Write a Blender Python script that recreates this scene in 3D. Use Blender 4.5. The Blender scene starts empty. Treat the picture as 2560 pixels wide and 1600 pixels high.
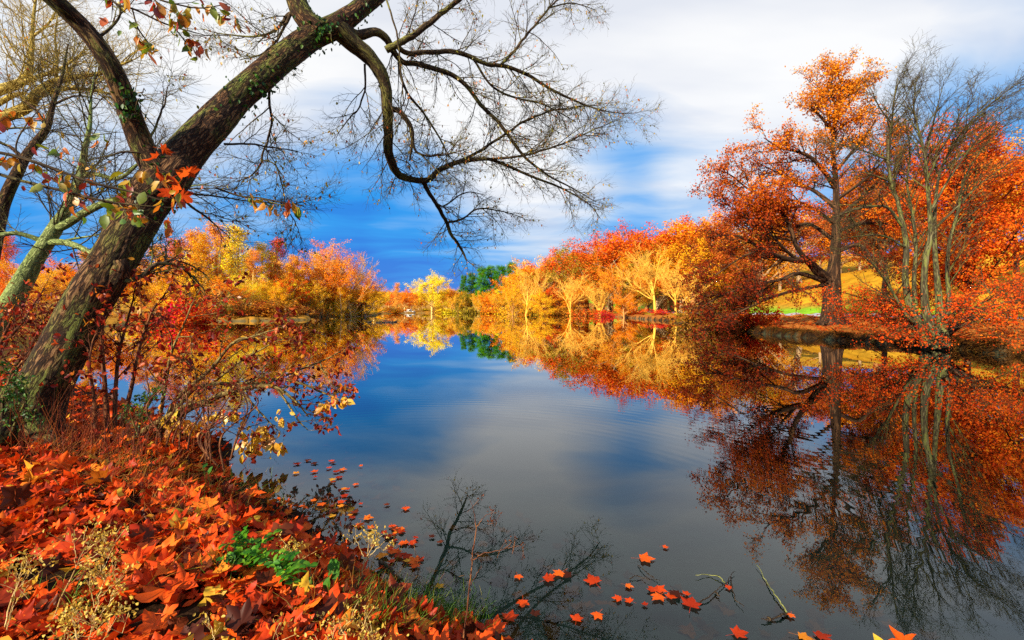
import bpy, math, random
import numpy as np
from mathutils import noise, Vector

# ------------------------------------------------------------------ frame
S = bpy.context.scene
COL = S.collection
W, H, F, CX, HY, CZ = 2560, 1600, 1138.0, 1280.0, 770.0, 1.70
RNG = np.random.default_rng(7)

cam_d = bpy.data.cameras.new('camera')
cam = bpy.data.objects.new('camera', cam_d)
COL.objects.link(cam)
cam.location = (0, 0, CZ)
cam.rotation_euler = (math.radians(90), 0, 0)
cam_d.sensor_width = 36.0
cam_d.lens = 36.0 * F / W
cam_d.shift_y = (HY - H / 2) / W
cam_d.clip_start, cam_d.clip_end = 0.05, 6000
S.camera = cam

S.render.engine = 'CYCLES'
S.cycles.max_bounces = 6
S.cycles.diffuse_bounces = 3
S.cycles.glossy_bounces = 3
S.cycles.transmission_bounces = 4
S.cycles.transparent_max_bounces = 8
S.cycles.caustics_reflective = False
S.cycles.caustics_refractive = False
S.cycles.use_denoising = False
S.view_settings.view_transform = 'Standard'
S.view_settings.look = 'None'
S.view_settings.gamma = 1.0
S.view_settings.use_curve_mapping = False
S.view_settings.exposure = 0.80

SUN_DIR = np.array((-0.60, -0.76, 0.46)); SUN_DIR /= np.linalg.norm(SUN_DIR)
sl = bpy.data.lights.new('sun', 'SUN')
sl.energy, sl.angle, sl.color = 5.0, math.radians(0.5), (1.0, 0.88, 0.66)
sun = bpy.data.objects.new('sun', sl)
COL.objects.link(sun)
sun.rotation_euler = Vector(SUN_DIR).to_track_quat('Z', 'Y').to_euler()


class NT:
    """small helper round a node tree"""
    def __init__(s, tree):
        s.t = tree; s.n = tree.nodes; s.l = tree.links

    def new(s, typ, **kw):
        nd = s.n.new(typ)
        for k, v in kw.items():
            setattr(nd, k, v)
        return nd

    def put(s, sock, v):
        if isinstance(v, bpy.types.NodeSocket):
            s.l.new(v, sock)
        elif v is not None:
            if sock.type in ('RGBA',) and len(v) == 3:
                v = (*v, 1)
            sock.default_value = v

    def math(s, op, a, b=None, c=None, clamp=False):
        nd = s.new('ShaderNodeMath', operation=op, use_clamp=clamp)
        s.put(nd.inputs[0], a)
        if b is not None: s.put(nd.inputs[1], b)
        if c is not None: s.put(nd.inputs[2], c)
        return nd.outputs[0]

    def vmath(s, op, a, b=None):
        nd = s.new('ShaderNodeVectorMath', operation=op)
        s.put(nd.inputs[0], a)
        if b is not None: s.put(nd.inputs[1], b)
        return nd.outputs['Value'] if op in ('DOT_PRODUCT', 'LENGTH') else nd.outputs[0]

    def mix(s, f, a, b, mode='MIX'):
        nd = s.new('ShaderNodeMix', data_type='RGBA', blend_type=mode)
        s.put(nd.inputs['Factor'], f)
        s.put(nd.inputs[6], a); s.put(nd.inputs[7], b)
        return nd.outputs[2]

    def ramp(s, f, stops, interp='LINEAR'):
        nd = s.new('ShaderNodeValToRGB')
        cr = nd.color_ramp; cr.interpolation = interp
        while len(cr.elements) < len(stops): cr.elements.new(0.5)
        for e, (p, c) in zip(cr.elements, stops):
            e.position = p; e.color = (*c, 1) if len(c) == 3 else c
        s.put(nd.inputs[0], f)
        return nd.outputs[0]

    def smooth(s, x, a, b, lo=0.0, hi=1.0):
        nd = s.new('ShaderNodeMapRange', interpolation_type='SMOOTHSTEP')
        s.put(nd.inputs['Value'], x)
        nd.inputs['From Min'].default_value, nd.inputs['From Max'].default_value = a, b
        nd.inputs['To Min'].default_value, nd.inputs['To Max'].default_value = lo, hi
        return nd.outputs[0]

    def noise(s, vec, scale, detail=4, rough=0.55, dist=0.0):
        nd = s.new('ShaderNodeTexNoise')
        if vec is not None: s.put(nd.inputs['Vector'], vec)
        nd.inputs['Scale'].default_value = scale
        nd.inputs['Detail'].default_value = detail
        nd.inputs['Roughness'].default_value = rough
        nd.inputs['Distortion'].default_value = dist
        return nd.outputs['Fac']

    def scale(s, vec, sc, loc=(0, 0, 0), rot=(0, 0, 0)):
        nd = s.new('ShaderNodeMapping')
        s.put(nd.inputs['Vector'], vec)
        nd.inputs['Scale'].default_value = sc
        nd.inputs['Location'].default_value = loc
        nd.inputs['Rotation'].default_value = rot
        return nd.outputs[0]


# ------------------------------------------------------------------ sky
wd = bpy.data.worlds.new('World'); S.world = wd; wd.use_nodes = True
N = NT(wd.node_tree); N.n.clear()
wo = N.new('ShaderNodeOutputWorld')
bg = N.new('ShaderNodeBackground'); bg.inputs['Strength'].default_value = 0.10
N.l.new(bg.outputs[0], wo.inputs[0])
sky = N.new('ShaderNodeTexSky', sky_type='NISHITA')
sky.sun_disc = False
sky.sun_elevation = math.asin(SUN_DIR[2])
sky.sun_rotation = math.atan2(SUN_DIR[0], SUN_DIR[1])
tc = N.new('ShaderNodeTexCoord').outputs['Generated']
sx = N.new('ShaderNodeSeparateXYZ'); N.put(sx.inputs[0], tc)
dx, dy, dz = sx.outputs
zc = N.math('ADD', N.math('MAXIMUM', dz, 0.0), 0.16)
flat = N.new('ShaderNodeCombineXYZ')
N.put(flat.inputs[0], N.math('DIVIDE', dx, zc)); N.put(flat.inputs[1], N.math('DIVIDE', dy, zc))
rot = math.radians(-20)
wa = N.new('ShaderNodeTexNoise'); N.put(wa.inputs['Vector'], flat.outputs[0]); wa.inputs['Scale'].default_value = 0.8; wa.inputs['Detail'].default_value = 2
wv = N.vmath('ADD', flat.outputs[0], N.vmath('MULTIPLY', N.vmath('SUBTRACT', wa.outputs['Color'], (.5, .5, .5)), (0.8, 0.8, 0)))
n1 = N.noise(N.scale(wv, (0.45, 0.95, 1), rot=(0, 0, rot)), 1.0, 4, 0.5)
n2 = N.noise(N.scale(wv, (0.62, 1.45, 1), loc=(3.1, 0.7, 0), rot=(0, 0, rot)), 2.0, 5, 0.55)
n3 = N.noise(N.scale(flat.outputs[0], (0.55, 1.5, 1), loc=(7.7, 2.2, 0), rot=(0, 0, rot)), 1.5, 4, 0.5)


def lobe(px, py, a, b):
    v = np.array(((px - CX) / F, 1.0, (HY - py) / F)); v /= np.linalg.norm(v)
    return N.smooth(N.vmath('DOT_PRODUCT', tc, tuple(v)), a, b)


cl = N.math('ADD', N.math('MULTIPLY', n1, 0.66), N.math('MULTIPLY', n2, 0.68))      # about 0.68
cl = N.math('ADD', cl, N.smooth(dz, 0.06, 0.52, -0.52, 0.02))
for px, py, a, b, k in ((1600, 110, 0.84, 0.998, .40), (760, 40, 0.80, 0.995, .30), (1900, 300, 0.965, 0.9995, .20), (1330, 530, 0.968, 0.9998, .32), (1040, 600, 0.993, 0.9996, .16), (300, 330, .93, .995, .16),
                        (1760, 540, .985, .9995, .16), (2350, 130, .88, .998, .10), (900, 590, .94, .997, -.20), (1640, 430, .965, .9995, -.20)):
    cl = N.math('ADD', cl, N.math('MULTIPLY', lobe(px, py, a, b), k))
ccol = N.ramp(cl, [(0.10, (0.002, 0.18, 0.74)), (0.34, (0.012, 0.31, 0.86)), (0.56, (0.20, 0.47, 0.90)),
                   (0.70, (0.46, 0.64, 0.90)), (0.84, (0.74, 0.82, 0.94)), (1.0, (1.0, 1.0, 1.0))])
shade = N.ramp(n3, [(0.34, (0.80, 0.83, 0.90)), (0.56, (1, 1, 1))])                       # thicker, greyer parts of the cloud
ccol = N.mix(N.smooth(cl, 0.55, 0.85), ccol, N.mix(1.0, ccol, shade, 'MULTIPLY'))
ccol = N.mix(1.0, ccol, (5.9, 5.9, 5.9), 'MULTIPLY')
skc = N.mix(0.93, sky.outputs[0], ccol)
N.put(bg.inputs['Color'], skc)


# ------------------------------------------------------------------ helpers
def at(px, py, d):
    """the place at depth d that the photograph shows at pixel (px, py)"""
    return np.array(((px - CX) / F * d, d, CZ + (HY - py) / F * d))


def nrm(a):
    return a / np.maximum(np.linalg.norm(a, axis=-1, keepdims=True), 1e-9)


def mesh(name, V, polys, mats, smooth=False, attrs=None, mat_idx=None):
    """polys: list of int arrays (M,k); attrs: {name: (type, array per vertex)}"""
    me = bpy.data.meshes.new(name)
    V = np.asarray(V, np.float32)
    me.vertices.add(len(V)); me.vertices.foreach_set('co', V.ravel())
    polys = [np.asarray(p, np.int32) for p in polys if len(p)]
    lv = np.concatenate([p.ravel() for p in polys])
    tot = np.concatenate([np.full(len(p), p.shape[1], np.int32) for p in polys])
    st = np.concatenate([[0], np.cumsum(tot)[:-1]]).astype(np.int32)
    me.loops.add(len(lv)); me.loops.foreach_set('vertex_index', lv)
    me.polygons.add(len(tot)); me.polygons.foreach_set('loop_start', st)
    if smooth: me.polygons.foreach_set('use_smooth', np.ones(len(tot), bool))
    for m in mats: me.materials.append(m)
    if mat_idx is not None: me.polygons.foreach_set('material_index', np.asarray(mat_idx, np.int32))
    for an, (ty, arr) in (attrs or {}).items():
        a = me.attributes.new(an, ty, 'POINT')
        a.data.foreach_set({'FLOAT_VECTOR': 'vector', 'FLOAT_COLOR': 'color', 'FLOAT': 'value'}[ty],
                           np.asarray(arr, np.float32).ravel())
    me.update(calc_edges=True)
    return me


def obj(name, me, parent=None, color=None):
    o = bpy.data.objects.new(name, me); COL.objects.link(o)
    if parent is not None: o.parent = parent
    if color is not None: o.color = (*color, 1)
    return o


def tag(o, label=None, cat=None, group=None, kind=None):
    if label: o['label'] = label
    if cat: o['category'] = cat
    if group: o['group'] = group
    if kind: o['kind'] = kind
    return o


def thing(name, label, cat, loc=(0, 0, 0), rotz=0.0, group=None, scale=1.0):
    o = bpy.data.objects.new(name, None); COL.objects.link(o)
    o.location = [float(x) for x in loc]; o.rotation_euler = (0, 0, rotz); o.scale = (scale,) * 3
    o.empty_display_size = 0.2
    return tag(o, label, cat, group)


def catmull(P, n):
    """resample rows of P (k,c) into n rows along a smooth curve"""
    P = np.asarray(P, float); k = len(P)
    Q = np.vstack([2 * P[0] - P[1], P, 2 * P[-1] - P[-2]])
    t = np.linspace(0, k - 1 - 1e-6, n); i = t.astype(int); f = (t - i)[:, None]
    a, b, c, d = Q[i], Q[i + 1], Q[i + 2], Q[i + 3]
    return 0.5 * ((2 * b) + (c - a) * f + (2 * a - 5 * b + 4 * c - d) * f ** 2 + (3 * b - a - 3 * c + d) * f ** 3)


def limb(pts, n=24):
    """authored limb: rows (px, py, depth, width in pixels) -> points, radii"""
    q = catmull(np.array(pts, float), n)
    P = np.array([at(*r[:3]) for r in q])
    return P, np.maximum(q[:, 3], 0.3) * q[:, 2] / F * 0.5


class Tubes:
    def __init__(s):
        s.V, s.Q, s.T, s.A, s.n = [], [], [], [], 0

    def add(s, P, R, sides=5, cap=False):
        """P (N,n,3) or (n,3); R (N,n) or (n,)"""
        P = np.asarray(P, float); R = np.asarray(R, float)
        if P.ndim == 2: P, R = P[None], R[None]
        Nn, n = P.shape[:2]
        if Nn == 0: return
        T = np.empty_like(P)
        T[:, 1:-1] = P[:, 2:] - P[:, :-2]; T[:, 0] = P[:, 1] - P[:, 0]; T[:, -1] = P[:, -1] - P[:, -2]
        T = nrm(T)
        ref = np.eye(3)[np.argmin(np.abs(T[:, 0]), axis=1)]
        u = nrm(np.cross(T[:, 0], ref))
        a = np.linspace(0, 2 * math.pi, sides, endpoint=False)
        ca, sa = np.cos(a)[None, :, None], np.sin(a)[None, :, None]
        V = np.empty((Nn, n, sides, 3)); B = np.empty((Nn, n, sides, 3))
        ln = np.concatenate([np.zeros((Nn, 1)), np.cumsum(np.linalg.norm(np.diff(P, axis=1), axis=2), axis=1)], axis=1)
        off = RNG.random((Nn, 1)) * 7
        for i in range(n):
            u = nrm(u - T[:, i] * np.sum(u * T[:, i], axis=1, keepdims=True))
            w = np.cross(T[:, i], u)
            V[:, i] = P[:, i, None] + R[:, i, None, None] * (u[:, None] * ca + w[:, None] * sa)
            B[:, i, :, 0] = R[:, i, None] * np.cos(a) + off
            B[:, i, :, 1] = R[:, i, None] * np.sin(a)
            B[:, i, :, 2] = ln[:, i, None]
        idx = s.n + np.arange(Nn * n * sides).reshape(Nn, n, sides)
        nx = np.roll(idx, -1, axis=2)
        q = np.stack([idx[:, :-1], nx[:, :-1], nx[:, 1:], idx[:, 1:]], axis=-1).reshape(-1, 4)
        s.V.append(V.reshape(-1, 3)); s.A.append(B.reshape(-1, 3)); s.Q.append(q)
        s.n += Nn * n * sides
        if cap:
            c = s.n + np.arange(Nn)
            s.V.append(P[:, -1]); s.A.append(B[:, -1, 0]); s.n += Nn
            e = idx[:, -1]; e2 = np.roll(e, -1, axis=1)
            s.T.append(np.stack([e, e2, np.repeat(c[:, None], sides, 1)], -1).reshape(-1, 3))

    def mesh(s, name, mat, smooth=True):
        return mesh(name, np.concatenate(s.V), [np.concatenate(s.Q)] + ([np.concatenate(s.T)] if s.T else []), [mat],
                    smooth, {'bk': ('FLOAT_VECTOR', np.concatenate(s.A))})


def extend(start, d, L, r0, n, wob, up, taper, rng):
    """grow N branches of n points; up: vertical pull per step (scalar or (3,))"""
    start = np.asarray(start, float); d = nrm(np.asarray(d, float))
    Nn = len(start); P = np.empty((Nn, n, 3)); P[:, 0] = start
    upv = np.array((0, 0, up)) if np.isscalar(up) else np.asarray(up)
    L = np.broadcast_to(L, (Nn,))
    for i in range(1, n):
        d = nrm(d + wob * rng.normal(size=(Nn, 3)) + upv)
        P[:, i] = P[:, i - 1] + d * (L / (n - 1))[:, None]
    t = np.linspace(0, 1, n)
    R = np.broadcast_to(r0, (Nn,))[:, None] * (1 - (1 - taper) * t)[None]
    return P, R


def children(P, R, per, t0, t1, ang, rng, flat=0.0):
    """points, directions, parent radius and t for per children on each parent"""
    Nn, n = P.shape[:2]
    t = (np.arange(per)[None] + rng.random((Nn, per))) / per
    t = t0 + (t1 - t0) * t
    x = t * (n - 1); i = np.minimum(x.astype(int), n - 2); f = (x - i)[..., None]
    r = np.arange(Nn)[:, None]
    A, B = P[r, i], P[r, i + 1]
    pos = A + (B - A) * f; tan = nrm(B - A)
    rad = R[r, i]
    rv = rng.normal(size=tan.shape); rv[..., 2] *= (1 - flat)
    perp = nrm(rv - tan * np.sum(rv * tan, axis=-1, keepdims=True))
    a = np.radians(ang[0] + (ang[1] - ang[0]) * rng.random(t.shape))[..., None]
    d = np.cos(a) * tan + np.sin(a) * perp
    return pos.reshape(-1, 3), d.reshape(-1, 3), rad.ravel(), t.ravel()


# leaf shapes: outline in the xy plane, stalk at the origin, length 1 along y
def leaf_quad():
    return np.array([(0, 0, 0), (0.36, 0.5, 0.06), (0, 1, 0), (-0.36, 0.5, 0.06)], float), [np.array([[0, 1, 2, 3]])]


def leaf_oval(fold=0.10, curl=0.18):
    y = [0, .25, .55, .8, 1]; w = [0, .24, .30, .18, 0]
    V, polys4, polys3 = [], [], []
    for yy, ww in zip(y, w):
        z = -curl * yy * yy
        if ww == 0: V.append((0, yy, z))
        else: V += [(-ww, yy, z + fold), (0, yy, z), (ww, yy, z + fold)]
    # verts: 0 | 1 2 3 | 4 5 6 | 7 8 9 | 10
    polys3 = [(0, 2, 1), (0, 3, 2), (7, 8, 10), (8, 9, 10)]
    polys4 = [(1, 2, 5, 4), (2, 3, 6, 5), (4, 5, 8, 7), (5, 6, 9, 8)]
    return np.array(V, float), [np.array(polys3), np.array(polys4)]


def leaf_maple(seed=0):
    r = random.Random(seed)
    tips = [(-118, .58), (-60, .84), (0, .95), (60, .84), (118, .58)]
    out = [(0.03, 0.0)]
    ring = []
    for k, (a, l) in enumerate(tips):
        l *= r.uniform(.9, 1.08); a += r.uniform(-6, 6)
        for da, f in ((-21, .66), (-9, .80), (0, 1.0), (9, .80), (21, .66)):
            ring.append((math.radians(a + da), l * f * r.uniform(.93, 1.07)))
        if k < 4:
            m = (tips[k][0] + tips[k + 1][0]) / 2
            ring.append((math.radians(m), .50 * r.uniform(.9, 1.1)))
    c = (0, 0.36)
    V = [(0, 0.34, 0)]
    curl, ph, cup = r.uniform(.2, .8), r.uniform(0, 6.28), r.uniform(-.5, .7)
    rs = [(math.pi + .12, .32)] + [(-math.pi + .12, .30)]
    ring = [(-math.pi + .15, .30)] + ring + [(math.pi - .15, .30)]
    for a, l in ring:
        x, y = math.sin(a) * l * .66, .34 + math.cos(a) * l * .64
        z = cup * l * l * .5 + curl * .4 * math.sin(a * 2 + ph) * l * l + .05 * math.sin(9 * a + ph) * l
        V.append((x, y, z))
    n = len(ring)
    tri = [(0, i + 2, i + 1) for i in range(n - 1)]
    V = np.array(V, float); V[:, 1] -= 0.05
    # stalk: a thin strip
    b = len(V)
    V = np.vstack([V, [(-.012, .30, 0), (.012, .30, 0), (.02, -.35, .05), (0.0, -.35, .05)]])
    return V, [np.array(tri), np.array([(b, b + 1, b + 2, b + 3)])]


def stamp(tmpl, pos, ydir, ndir, size, name, mats, rng, smooth=False, choose=None):
    """one mesh of many leaves: tmpl is a list of (V, polys); y axis along ydir, z axis near ndir"""
    pos = np.asarray(pos); Nn = len(pos)
    y = nrm(np.asarray(ydir)); z = np.asarray(ndir)
    z = nrm(z - y * np.sum(z * y, axis=1, keepdims=True)); x = np.cross(y, z)
    size = np.broadcast_to(size, (Nn,))
    pick = rng.integers(0, len(tmpl), Nn)
    VV, base, P3, P4 = [], 0, [], []
    for k, (tv, tp) in enumerate(tmpl):
        s = np.nonzero(pick == k)[0]
        if not len(s): continue
        V = pos[s, None] + size[s, None, None] * (tv[None, :, 0:1] * x[s, None] + tv[None, :, 1:2] * y[s, None] + tv[None, :, 2:3] * z[s, None])
        off = base + np.arange(len(s))[:, None, None] * len(tv)
        for p in tp:
            (P3 if p.shape[1] == 3 else P4).append((p[None] + off).reshape(-1, p.shape[1]))
        VV.append(V.reshape(-1, 3)); base += len(s) * len(tv)
    polys = ([np.concatenate(P3)] if P3 else []) + ([np.concatenate(P4)] if P4 else [])
    return mesh(name, np.concatenate(VV), polys, mats, smooth)


# ------------------------------------------------------------------ materials
def material(name):
    m = bpy.data.materials.new(name); m.use_nodes = True
    t = NT(m.node_tree); t.n.clear()
    out = t.new('ShaderNodeOutputMaterial')
    return m, t, out


def leafy(t, out, colour, trans=0.35, gloss=0.06, rough=0.45):
    d = t.new('ShaderNodeBsdfDiffuse'); t.put(d.inputs['Color'], colour)
    tr = t.new('ShaderNodeBsdfTranslucent'); t.put(tr.inputs['Color'], colour)
    m1 = t.new('ShaderNodeMixShader'); m1.inputs[0].default_value = trans
    t.l.new(d.outputs[0], m1.inputs[1]); t.l.new(tr.outputs[0], m1.inputs[2])
    if gloss:
        g = t.new('ShaderNodeBsdfGlossy'); g.inputs['Roughness'].default_value = rough
        m2 = t.new('ShaderNodeMixShader'); m2.inputs[0].default_value = gloss
        t.l.new(m1.outputs[0], m2.inputs[1]); t.l.new(g.outputs[0], m2.inputs[2]); m1 = m2
    t.l.new(m1.outputs[0], out.inputs[0])


def mat_crown(name='tree_foliage', trans=0.3):
    """foliage coloured by the object's own colour, leaf by leaf variation"""
    m, t, out = material(name)
    oi = t.new('ShaderNodeObjectInfo'); ge = t.new('ShaderNodeNewGeometry')
    rnd = ge.outputs['Random Per Island']
    tco = t.new('ShaderNodeTexCoord')
    clump = t.noise(tco.outputs['Object'], 0.45, 2)
    hs = t.new('ShaderNodeHueSaturation')
    t.put(hs.inputs['Color'], oi.outputs['Color'])
    h = t.math('ADD', t.math('MULTIPLY', rnd, 0.030), 0.485)
    h = t.math('ADD', h, t.math('MULTIPLY', t.math('SUBTRACT', clump, 0.5), 0.07))
    t.put(hs.inputs['Hue'], h)
    hs.inputs['Saturation'].default_value = 1.0
    r2 = t.math('FRACT', t.math('MULTIPLY', rnd, 17.31))
    t.put(hs.inputs['Value'], t.math('ADD', t.math('MULTIPLY', r2, 0.66), 0.66))
    leafy(t, out, hs.outputs[0], trans, 0.0)
    return m


def mat_leaves(name, stops, trans=0.35, gloss=0.06, per_object=False):
    m, t, out = material(name)
    if per_object: r = t.new('ShaderNodeObjectInfo').outputs['Random']
    else: r = t.new('ShaderNodeNewGeometry').outputs['Random Per Island']
    c = t.ramp(r, stops)
    tco = t.new('ShaderNodeTexCoord')
    sp = t.noise(tco.outputs['Object'], 9.0 if per_object else 24.0, 3)
    if per_object: sp = t.noise(tco.outputs['Object'], 5.0, 4)
    c = t.mix(t.smooth(sp, 0.50, 0.78, 0, 0.75), c, t.mix(1.0, c, (0.45, 0.28, 0.22), 'MULTIPLY'))
    leafy(t, out, c, trans, gloss)
    return m


def mat_bark(name, stops, moss=None, moss_amt=0.5, scale=9.0, bump=0.9, stretch=0.22, use_obj=False, disp=0.012):
    m, t, out = material(name)
    a = t.new('ShaderNodeAttribute', attribute_name='bk').outputs['Vector']
    v = t.scale(a, (scale, scale, scale * stretch))
    n = t.noise(v, 1.6, 6, 0.62, 0.6)
    rn = t.noise(t.scale(a, (scale * 1.5, scale * 1.5, scale * stretch * 1.1), loc=(3.3, 1.7, 0.4)), 1.0, 5, 0.6, 0.9)
    crack = t.smooth(t.math('ABSOLUTE', t.math('SUBTRACT', rn, 0.5)), 0.0, 0.13)
    hgt = t.math('MULTIPLY', t.math('ADD', n, 0.3), t.math('ADD', t.math('MULTIPLY', crack, 0.72), 0.28))
    c = t.ramp(hgt, stops)
    if moss:
        mz = t.noise(t.scale(a, (3.4, 3.4, 1.1)), 1.3, 5, 0.6, 0.7)
        mf = t.math('MULTIPLY', t.smooth(mz, 0.52 - 0.10 * moss_amt, 0.64), t.smooth(hgt, 0.22, 0.5))
        c = t.mix(t.math('MULTIPLY', mf, 0.9), c, t.mix(t.noise(a, 60, 2), moss[0], moss[1]))
    if use_obj:
        c = t.mix(1.0, c, t.new('ShaderNodeObjectInfo').outputs['Color'], 'MULTIPLY')
    p = t.new('ShaderNodeBsdfPrincipled')
    t.put(p.inputs['Base Color'], c); p.inputs['Roughness'].default_value = 0.85
    p.inputs['Specular IOR Level'].default_value = 0.2
    b = t.new('ShaderNodeBump'); b.inputs['Strength'].default_value = bump; b.inputs['Distance'].default_value = disp
    t.put(b.inputs['Height'], hgt); t.l.new(b.outputs[0], p.inputs['Normal'])
    t.l.new(p.outputs[0], out.inputs[0])
    return m


def mat_plain(name, c, rough=0.8, var=0.25, scale=6.0, use_obj=False, spec=0.25):
    m, t, out = material(name)
    tco = t.new('ShaderNodeTexCoord').outputs['Object']
    n = t.noise(tco, scale, 4)
    c0 = tuple(x * (1 - var) for x in c); c1 = tuple(min(1, x * (1 + var)) for x in c)
    cc = t.mix(n, c0, c1)
    if use_obj: cc = t.mix(1.0, cc, t.new('ShaderNodeObjectInfo').outputs['Color'], 'MULTIPLY')
    p = t.new('ShaderNodeBsdfPrincipled'); t.put(p.inputs['Base Color'], cc)
    p.inputs['Roughness'].default_value = rough; p.inputs['Specular IOR Level'].default_value = spec
    t.l.new(p.outputs[0], out.inputs[0])
    return m


M_CROWN = mat_crown(trans=0.18)
M_FARBARK = mat_plain('far_bark', (0.75, 0.55, 0.30), 0.9, 0.3, 2.0, use_obj=True)
M_BARK = mat_bark('furrowed_bark', [(0.14, (0.005, 0.003, 0.002)), (0.36, (0.040, 0.017, 0.008)), (0.62, (0.125, 0.055, 0.022)), (0.9, (0.24, 0.13, 0.055))],
                  ((0.06, 0.09, 0.012), (0.22, 0.25, 0.05)), 0.55, 15.0, 1.0, 0.34, disp=0.02)
M_TWIG = mat_bark('twig_bark', [(0.1, (0.012, 0.008, 0.006)), (0.5, (0.055, 0.032, 0.016)), (0.9, (0.15, 0.10, 0.045))],
                  ((0.16, 0.17, 0.03), (0.27, 0.25, 0.06)), 0.5, 30.0, 0.5)
M_GREENBARK = mat_bark('mossy_pale_bark', [(0.1, (0.05, 0.05, 0.02)), (0.4, (0.16, 0.20, 0.06)), (0.75, (0.34, 0.40, 0.14)), (1, (0.5, 0.52, 0.25))],
                       ((0.14, 0.24, 0.05), (0.36, 0.42, 0.12)), 0.8, 16.0, 0.7, 0.5)
M_OAKBARK = mat_bark('oak_bark', [(0.1, (0.006, 0.004, 0.003)), (0.5, (0.055, 0.026, 0.013)), (0.9, (0.15, 0.075, 0.033))], None, 0, 3.4, 1.0, 0.16, disp=0.04)
M_GREYBARK = mat_bark('grey_green_bark', [(0.1, (0.015, 0.010, 0.007)), (0.5, (0.075, 0.060, 0.030)), (0.9, (0.19, 0.17, 0.08))],
                      ((0.09, 0.11, 0.02), (0.24, 0.25, 0.06)), 0.75, 6.0, 0.7, disp=0.02)


# ------------------------------------------------------------------ terrain
LAKE = np.array([(0.22, 2.18), (-0.22, 2.42), (-0.66, 2.72), (-1.02, 3.12), (-1.62, 3.5), (-2.2, 4.0), (-2.9, 4.65), (-3.6, 5.6), (-5.6, 7.2),
                 (-9, 9.5), (-14, 12), (-20, 18), (-30, 30), (-38, 42), (-38, 50), (-36, 58), (-29, 65), (-33, 74), (-40, 88), (-36, 97),
                 (-30, 101), (-37, 124), (-38, 150), (-18, 163), (2, 160), (14, 138), (20, 102), (20, 72), (19.5, 54), (19, 45), (18, 38),
                 (16.5, 29), (17, 24.5), (18.2, 19.4), (17.6, 16), (18, 10), (18, 0), (14, -8), (6, -5.5), (3.8, -1), (2.2, 1.2), (1.0, 1.85)])


def lake_sd(x, y):
    """signed distance to the shore, positive on land"""
    x = np.asarray(x, float); y = np.asarray(y, float)
    best = np.full(x.shape, 1e9); inside = np.zeros(x.shape, bool)
    for (ax, ay), (bx, by) in zip(LAKE, np.roll(LAKE, -1, axis=0)):
        ex, ey = bx - ax, by - ay
        t = np.clip(((x - ax) * ex + (y - ay) * ey) / (ex * ex + ey * ey), 0, 1)
        best = np.minimum(best, np.hypot(x - ax - t * ex, y - ay - t * ey))
        c = ((ay > y) != (by > y)) & (x < (bx - ax) * (y - ay) / (by - ay + 1e-12) + ax)
        inside ^= c
    r = np.hypot(x, y)
    wob = 0.10 * np.sin(x * 3.1 + 1.3 * np.sin(y * 2.3)) * np.clip(r / 8, .5, 3) + 0.05 * np.sin(y * 7.3 + x * 4.1)
    return np.where(inside, -best, best) + wob


def sstep(x, a, b):
    t = np.clip((x - a) / (b - a), 0, 1); return t * t * (3 - 2 * t)


def interp(x, xs, ys):
    return np.interp(x, xs, ys)


def height(x, y):
    x = np.asarray(x, float); y = np.asarray(y, float)
    sd = lake_sd(x, y); r = np.hypot(x, y)
    near = 1 - sstep(r, 9, 20)
    rightb = sstep(x, 13, 16)
    # lake bed
    bed = np.maximum(-0.03 - 0.15 * (-sd), -1.7) * (1 - rightb) + np.maximum(-0.2 - 0.5 * (-sd), -1.7) * rightb
    # land
    bank_h = 0.30 * near + 0.40 * (1 - near)
    edge = np.where(near > 0.5, 0.85, 0.34)
    land = 0.015 + bank_h * sstep(sd, -0.02, edge)
    land += near * 0.05 * np.clip(sd - 0.5, 0, 3)
    hill = interp(x, [20, 37, 41, 47, 60, 75, 95, 140, 400], [0, .30, .50, 1.75, 8, 15, 20, 23, 24]) * sstep(sd, 1, 8)
    hill = hill * (0.8 + 0.2 * np.cos(y * 0.03))
    back = sstep(y, 150, 420) * 14 + sstep(-x, 60, 240) * 9
    bump = (0.05 * np.sin(x * 1.7 + y) + 0.04 * np.sin(y * 2.3 - x * .7)) * sstep(sd, .3, 2) * np.clip(r / 15, .25, 3)
    land = land + hill * (y < 1e9) + back * sstep(sd, 5, 40) + bump
    return np.where(sd > -0.02, np.maximum(land, 0.012), bed)


def hz(x, y):
    return float(height(np.array([x]), np.array([y]))[0])


def vnoise(x, y, s, seed=0):
    """cheap smooth noise in about -1..1"""
    a = np.sin(x * s + seed) * np.cos(y * s * 1.13 + seed * 2.1)
    b = np.sin((x * .8 + y * .6) * s * 2.07 + seed * 1.7) * np.cos((y * .8 - x * .6) * s * 1.93 + 0.3)
    c = np.sin((x * .3 - y) * s * 4.3 + 2 * a + seed) * np.cos((x + y * .2) * s * 4.7 + 2 * b)
    return a * .5 + b * .3 + c * .2


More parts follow.
